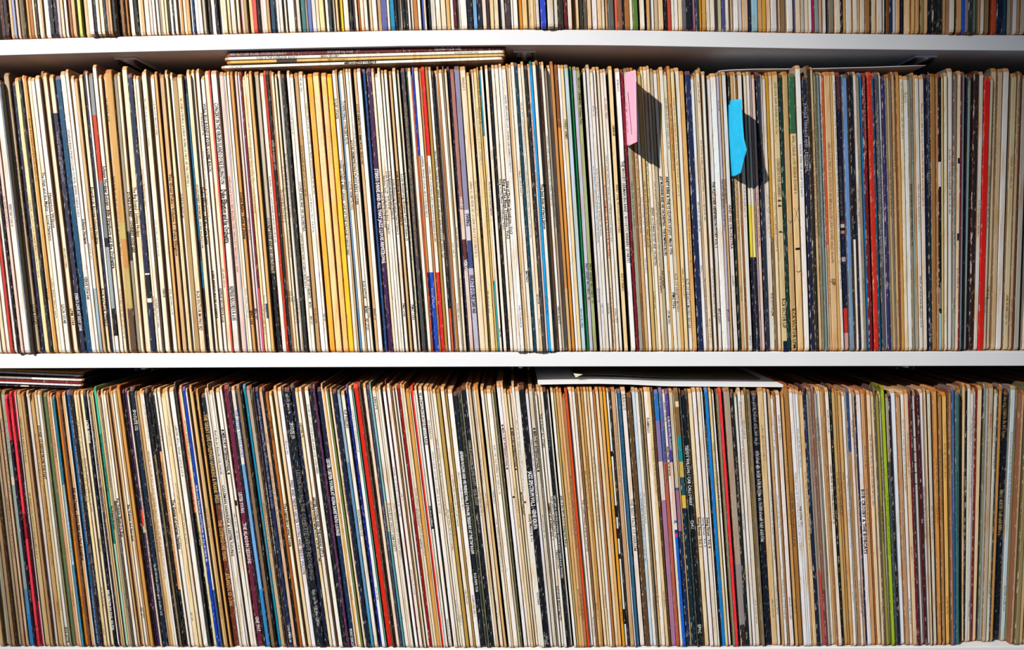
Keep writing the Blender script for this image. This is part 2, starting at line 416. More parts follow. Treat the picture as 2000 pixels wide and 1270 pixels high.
# ---------------------------------------------------------------- every sleeve: edges in the photograph, colour bands, printing
DATA_MID = """\
-38 -30 t
-30 -22 w
-22 -14 c
-14 -6 w
-6 0 #C83A30
0 12 L|!torn white sleeve beside the left side wall
12.5 18 k
18 25 h|380-440 ~
25 38 L|395-440,m ~
38 41 #6E7F92
41 53 #B49C7E|300-450 ~|592-632 LSCA 10142
54 61 n
61 70 i
70.5 75 #26302C
75 79.5 c|560-640 LSCA 10147
79.5 86 #D29A48
86 93 c|540-620 ~
93.5 102 w|332-466 The High and the Mighty - Lionel Hampton
102.5 112 w|372-458 Hampton Wilson|592-630 LSCA 10148
112 117 B
117 125 c|480-520 ~|600-660 LPM 1044
129 139 c>218/#2A2A48|255-350,v ~|570-645,W PABLO LIVE AT DEST 2308
139.5 151 #0C4668|!deep teal-blue sleeve next to a navy sleeve
152 162 L|250-420 ~|537-582 VERVE 2304 544
162 169 w|423-472* Johnny Hodges
169 176 w>560/#9FB7C6|470-502 ~
176 182 t|440-465 ~
182 190 c|360-472 Everybody Knows Johnny Hodges|560-650 RCA VICTOR STEREO
191 197.5 n
198 202 w
202.5 211 #8A8F92>222/#C03A18>350/#70787C>460/#14181C>478/#98A4A8>600/#10141A>655/L|!grey sleeve with a bright orange-red band at top
211.5 220 w|320-520* Johnny Hodges Soloist - Billy Strayhorn and the Orchestra
220.5 227 c|560-660,B ~
227 234 t|190-235 ~|340-495 ~
234 247 #C89A56>430/#BCAA62>462/#C08848>520/#BAA664>600/#5A4232|!mottled ochre and green sleeve
247 254 G>447/#2A2A2A>505/G
254.5 261 c|370-490* DUKE'S IN BED - JOHNNY HODGES
263 274 c|360-458 The Big Sound - Johnny Hodges
274 285 n>530/w>533/k>580/w>588/n|!black-blue sleeve with two thin white bands
286 291 c
291 298 w|580-640 ~
301 307 w|190-285,p ~|425-500,p ~
307 313 c|560-650 VERVE ~
313.5 319 t|210-270 ~|385-515 ~
319.5 327 w
327 333 o
333 337 #22223C
337.5 346 t|335-500 The Great Duke - Volume 1 - Duke Ellington
346 351 c
351.5 355 i
355.5 361 w|370-475 - DUKE ELLINGTON
361 371 #B0905F
371.5 382 c|190-360 ~|565-645,m RCA VICTOR MONO RD
382 388 n>180/#0D6A94>460/n>505/#0F6E96>560/k|!dark blue sleeve with torn pale edge
388.5 395 c|355-480 SUCH SWEET THUNDER - DUKE ELLINGTON
395 398 c
398 405 w|360-477* Duke Ellington - All the Cats Jump
405 411 c|290-420 ~|525-635* Duke Ellington and his Orchestra
411 416 w|218-280 DUKE ELLINGTON
416 424 w|200-375 WILL BIG BANDS EVER COME BACK|560-628 REPRISE RECORDS R 6168
424 432 c|520-560 ~
432 436 #DC5046|!thin salmon-red sleeve
436 449 L|198-355 CONCERT IN THE VIRGIN ISLANDS DUKE ELLINGTON|365-470* Duke Ellington and his Orchestra|556-625 REPRISE RECORDS R 6185
452.5 461 h|340-530,r ~
461 463.5 v
463.5 468 c
468 474 w|560-620,z ~
474 481 #D09A54|370-465* Count Basie - King of Swing|604-632* ENC 166
484 489 h|420-465,p ~|600-632* ENC 157
489.5 493 #D8CFE0
493 497 m>560/#E0506E
497.5 503 i
503 507 c
507 511 w>590/#14486A>620/w
511 517.5 o|!yellowed tan sleeve with a ragged edge
519 529 g>530/#16181E|420-532 COUNT BASIE AND HIS ORCHESTRA
532 540 w|340-470,n ~
540 545.5 #BE2E0C|!thin orange-red sleeve beside a black sleeve
545.5 551 k|270-372,g BASIE IN KANSAS CITY|640-675,u ~
551 556 B|365-467 The Count Basie Story (Vol. 2)|565-625 SCX 1272
556 561 c|365-467 The Count Basie Story (Vol. 1)|565-625 SCX 1273
561.5 566 c
566 572 L
572 575 G
575 582 #2C302E
585 591 w|200-260 ~|450-560* ~
591 598 w|350-447 COUNT BASIE AND HIS ORCHESTRA|535-580 ACE OF HEARTS|587-600 MONO|615-632 AH 111
598.5 607 #C09862|280-380,d ~|600-630 ~
607.5 617 W|150-180 ~|375-450 ~
617 622 w|200-375 ~|610-632 VLP 36
624 635 #FAB43C|185-390,i ~|!amber yellow sleeve, first of the four
636.5 649.5 #FFD89A|185-390,W ~|!pale apricot sleeve, second of the four yellow ones
651.5 662.5 #FBC878|185-390,W ~|!apricot sleeve, third of the four yellow ones
663 673 #FFCB28|185-390,i ~|!bright yellow sleeve, last of the four
673.5 680 w|190-235 SOLID STATE|308-520 THAD JONES & MEL LEWIS . LIVE AT THE VILLAGE VANGUARD
680.5 684 t|316-500* Personal The Band - Newport
684 688.5 #7FA8D0>600/#5C9AD0
688.5 696 w|195-278 TOWN HALL CONCERT PLUS|350-405,B LOUIS ARMSTRONG
696 699 t
699 706 w|270-395 LOUIS ARMSTRONG PLAYS KING OLIVER|545-580 RCA VICTOR|595-610* MONO|620-645 RD 27151
706 711 w|240-370 ~|595-640 S-BC-1004
715 721 t|200-322 LOUIS ARMSTRONG IMMORTAL SESSIONS|600-625 WHO 11
721.5 730 W
730.5 738 #1E4A80|!denim-blue sleeve beside a purple one
740.5 750 p|325-510,W* STEREO DRIVE AND ALL THAT JAZZ / LOUIS ARMSTRONG|!dark purple sleeve with bold white lettering
750.5 756 c|370-462 Louis & The Good Book 1958
756 762 w|338-467 Satchmo Style - Louis and His Band - 1938-39
762 768 w|330-490 Louis Armstrong / Jack Purell
768 773 w|330-492 Louis Armstrong Greatest Years (Volume 4)
774 780 w|345-512 Louis Armstrong Greatest Years Volume 3|590-620 PMC 1142
783 788 t|330-495* Louis Armstrong Greatest Years (Volume 1)
791 798 w|335-500 Louis Armstrong Greatest Years (Volume 2)|592-632 PMC 1150
798 803.5 #D8D2B4
803.5 807 n
807.5 815 #4A4448|200-500,t ~|!dark grey-brown sleeve with faint tan lettering
815 819 #1E4A34>300/#6E6450>520/#1E4A34
819.5 826 #F0E8DA
826 828.5 f
828.5 832 #0C38B4>300/#C88850>528/#14103A
832 841 w>528/#0C46C0|300-420 ~|560-600 ~|!white sleeve turning royal blue at the foot
841.5 845.5 #C8824A
845.5 853 #E01E1E>300/w>528/#DC2020|320-470 ~|!white sleeve with red ends
853.5 859 #B08A3C
859.5 865 w|290-500* ~
865.5 870 #20202A>255/#3A2C20>530/#182028>600/f
870.5 876 w
876 880 #B8763A
880.5 887 w|470-500,B ~|590-625 ~
887 890 G
890.5 895.5 c|440-480 ~|540-580 ~
895.5 901 n|280-360,v ~
901.5 910 #A87066>405/#E6CDBE>463/#5E2A2A>525/#E2CFC4|380-408,W HINES 2|503-525,W* VERVE|!dusty mauve sleeve with a maroon block
910.5 921 #8C88A8>405/#D4CEDC>465/#3E4880>520/#BEBAD2|412-437,n* SWING|533-610,n* SELECT DOUBLE 2683 065|!lavender sleeve with an indigo block
921.5 933 c|150-175,q ~|350-500,q ~
933 939 i
939.5 943 #2A241C>460/#A8985C|370-455,o ~
943.5 947 c|565-610* ~
947 953 i
953 957 #D8B468|150-240,d ~|350-460,B ~
957.5 961 #1484A0>262/i>545/#3AA0A8
961 965.5 w|350-470 The Dixie Sound of Jack Teagarden|640-680 DM-1781
969 975 w|290-310 ~
975.5 981 k
981.5 988 w|345-468 King of The Blues Trombone - Vol.1
988 996 w|345-462* King of The Blues Trombone - Vol.2
996 1002 w|350-460* King of The Blues Trombone - Vol.3
1002 1010 #F0F0F0
1010.5 1015 t|530-560 ~
1015 1020 c
1020 1027 w|330-380 ~|525-640 MONO
1027.5 1033.5 #063E50|!dark petrol-green sleeve among whites
1033.5 1039.5 w|200-460,q ~
1039.5 1045 c|570-590 GS 5318|620-650 ~
1045.5 1051 #2A2826>460/#484240
1051.5 1056 h
1056 1061.5 #00A0F0|!thin bright blue sleeve
1061.5 1068 w|355-455* The Jazz Side of Harry James
1068 1073 G|355-460* MORE HARRY JAMES IN HI-FI|603-632 EMC 249
1073.5 1078.5 c|150-260,m SPOTLIGHT JAZZ SATURDAY NIGHT SWING|640-670 GGJ-1016
1078.5 1084 w|260-400 ~|595-650 VERVE SELECT
1084 1089 G>440/#B8A890|360-420 ~
1089 1096 w|390-450,B ~
1096.5 1102 #C88C4C>560/t
1102.5 1110 #8A5424>245/#DC9234|!tawny orange-brown sleeve
1110.5 1115.5 #F0ECF4
1115.5 1122 i|230-268 HARRY JAMES
1122 1131 #C2D8E6|600-640,n ~|!pale blue marbled sleeve
1131 1138 #008C4C|515-580,k ~|!vivid green sleeve
1139 1146 #C2C0DC|510-582,n FIRST HEARD RECORDS - 18
1146 1153 #A8B47C|150-240,k WOODY HERMAN - Volume Two|510-590,k FIRST HEARD RECORDS - 11|!sage green sleeve
1159 1164 L|560-590 ~
1165 1171 #DCE0E4|320-470,u ~|590-610,u ~
1171 1177 w|205-225,u ~|325-460,n ~
1177 1184 w>262/w|205-225,u ~|590-615 ~
1184 1191 c|355-500,f WOODY HERMAN LIVE & THE FOUR BROTHERS|560-690,f ~
1191 1197 w|300-470 ~|600-630 ~
1197 1203 w|190-230 ~
1207 1215 i|240-262 CARNEGIE|355-450,B AND THE WOODCHOPPERS|530-565,B ACE OF HEARTS
1220 1229.5 W|155-180 ~|310-510 THE WOODY HERMAN BIG BAND / WOODY'S WINNERS QUARTET
1230 1236.5 #7A0C22|!maroon sleeve under the pink sticky note
1237 1244 #9CA08E|350-445,x ~
1244 1249 B|570-610 ~
1249 1255 t|300-450,d ~
1255.5 1261 #F4EEE8|380-480,r ~|500-530 ~
1261.5 1270 #DCB878|350-480,d ~
1270 1275 i
1275 1282 w|400-515,d BENNY GOODMAN SEXTET AND ORCHESTRA
1282.5 1287 c|350-520 ~|535-570 ACE OF HEARTS
1287.5 1294 #B8AE94|390-440,d ~|525-560 ACE OF HEARTS
1294.5 1301 w|340-495* JAY McSHANN AND HIS ORCHESTRA - THE JUMPING BLUES|603-632 CPS MONO
1301 1305 o|525-570,B ~
1305.5 1313 w|340-493* ANDY KIRK & THE 12 CLOUDS OF JOY - March 1936|568-600* PMC 7156
1313 1320 #E2D8BC|190-290 ~|530-630,q ACE OF HEARTS MONO
1320 1326.5 #DCAA66|200-330,d ~
1327 1334 i|190-380,B ~|520-580,B ~
1334.5 1344 w|540-640,q ACE OF HEARTS MONO AH 160
1344 1351.5 o|400-510,B ~
1354 1364.5 #1A2A5A>225/#16264E|!wide navy sleeve with scuffed edge
1364.5 1371 #F2F2F4|390-450 ~|515-528 ~
1371 1375.5 #B8AA94|540-640 ~
1375.5 1382 c|160-200 ~|270-430,d ~|620-660 ~
1382 1386 g|270-380,d ~
1386 1391 w|520-620,d ~
1391 1395 c|340-470 THE FLETCHER HENDERSON
1395 1401.5 L|350-480* THE FLETCHER HENDERSON STORY VOL 1|600-640 BPG 62001
1402 1413.5 W|!broad plain white sleeve right of thin ones
1413.5 1418.5 v|195-215 ~|345-475 THE FLETCHER HENDERSON STORY VOL 4|602-632 BPG 62004
1419 1422.5 t|345-475 THE FLETCHER HENDERSON
1424.5 1433 L|395-488,m ~AND HIS ORCHESTRA|535-555 ~
1436 1440 #16281F
1440.5 1446 t
1446 1449.5 c
1449.5 1453.5 B|350-370 ~|540-600 ~
1454 1462 L|355-420,q ~|655-675 ~
1465.5 1471 #E8DCC8>395/#E4DC3C>498/#16162A
1471 1476 w>395/#F4E68C>498/#141428|!pale yellow sleeve turning black at the foot
1476.5 1480 #A89AA0|355-480,m ~|605-625 ~
1480.5 1486 h|350-480,m ~
1489 1496 #223044
1496.5 1503 L
1503 1508.5 #E8DCD0|375-460,B ~|570-640 RCA VICTOR LPM
1509 1514 #C89C30>460/#7C6A48
1514 1520 c|370-488,B ~
1520 1531.5 #DCC898|160-260,q ~|305-380,q CONCERTO FOR CLARINET|385-389,k* ##|395-399,k* ##|446-450,k* ##|580-640 RCA VICTOR LSP|655-690,n #|!straw-coloured sleeve with black brush marks
1532 1538.5 #0C3830
1539.5 1550 #CCAA74|424-432,k ^|600-680 RCA VICTOR LPM
1551 1564 #2E6A48>258/#ECCB96|262-375,e ~|400-414,k ^|428-414,k ^|478-484,k #|524-529,k ^|!tan sleeve with green top and black butterfly marks
1564.5 1575 W|!clean white sleeve edged in red
1578 1586 n|200-480,v JUNGLE TERRACE AND - EXCITING|!blue-black sleeve with white scuffs
1586.5 1592 #302A22
1593.5 1600.5 #DDBC8E|250-460,B ~
1601 1605.5 #8C8C70|200-460,k ~
1606 1609.5 #7E9AA0
1610 1616 #D8DCD0|200-480,x ~
1616 1620 f>474/t|500-600,d ~
1620 1632 #E2BC8C|275-510,B ~|540-560 SJP|!peach sleeve with a black dot
1632 1637 o
1637 1642 w|160-560,k ~
1642.5 1654 #5A3038>210/#14142E>426/#5A1C2C>433/#D8BEB0>440/#181C34>446/#C8805E>452/#101C38>498/#C0A098>507/#101C38>600/#C83228>650/#D8A8A8|320-420,q ~|!photo-printed dark sleeve with flesh-coloured bands
1655 1663 #6C96D2>520/#7A98B8|!sky-blue sleeve
1663 1667 #3A322C
1667.5 1672 k>463/w
1672 1676.5 n
1677 1682 L
1682 1687 G|300-360,q ~|540-570 ~
1687 1693.5 #0E8CD2|!azure sleeve beside a maroon one
1694 1700.5 #781024|150-300,h ~
1704 1712.5 #D22C1A|!scarlet sleeve with white scuffs
1712.5 1716.5 #0C5478
1719.5 1726 #54505A|200-520,L ~
1726 1731 #EEEEF2
1731.5 1737 #2C2C62
1737 1739.5 G
1740 1745.5 #D2B078|330-420 ~
1745.5 1749 q
1749.5 1754 t
1754 1758 B
1758 1763.5 #D49C52
1764 1771 #F2E6C8
1771.5 1780 #F0F0EC|180-200 ~|!broad off-white sleeve
1780 1785 G|355-478,k* ~
1785.5 1789.5 #9CB0A8|190-320,x ~
1790 1793 t
1793.5 1800.5 L|355-450,B ~|535-640 ~
1800.5 1802.5 t
1802.5 1810.5 #EEE0CE|200-400,B ~
1811 1817 #16184A
1817 1822 #0E2A36|140-380,v ~|630-670,w ~
1822.5 1831 #A87C48|!worn brown sleeve between black ones
1831 1834.5 #C88A58
1834.5 1840 k>312/L>360/k>560/q>600/k>610/#A0C4D0
1840.5 1844.5 #DCC488
1846 1852 #F0ECD4
1854.5 1863 #E8E4E0
1863 1868 q>320/#9CA8A4|320-480,k ~|580-610 ~
1868.5 1874 c|300-315,n* #|445-465,n* #|520-560 ~
1874 1877 m
1877 1881.5 #7C8896
1883 1890 #BC8A44|320-420,d ~
1890 1894 #4E5A5E|350-480,n ~
1894 1898.5 #8A9A9A
1898.5 1904.5 k
1905.5 1914 #2A1C1E|!near-black brown sleeve
1914.5 1921.5 L|385-460,k ~
1923.5 1934.5 #E01812|!bright pillar-box red sleeve
1935 1941 #D8C8AC
1941.5 1951 #DCC4A0
1951.5 1960.5 #D0B894
1961 1973 #EEE8E4|!broad white sleeve near the right end
1975 1986 #D8C8A0
1986 1991 #C8AE88
1991.5 1995.5 #6A3A34
1996 2006 #B8B4A8
"""

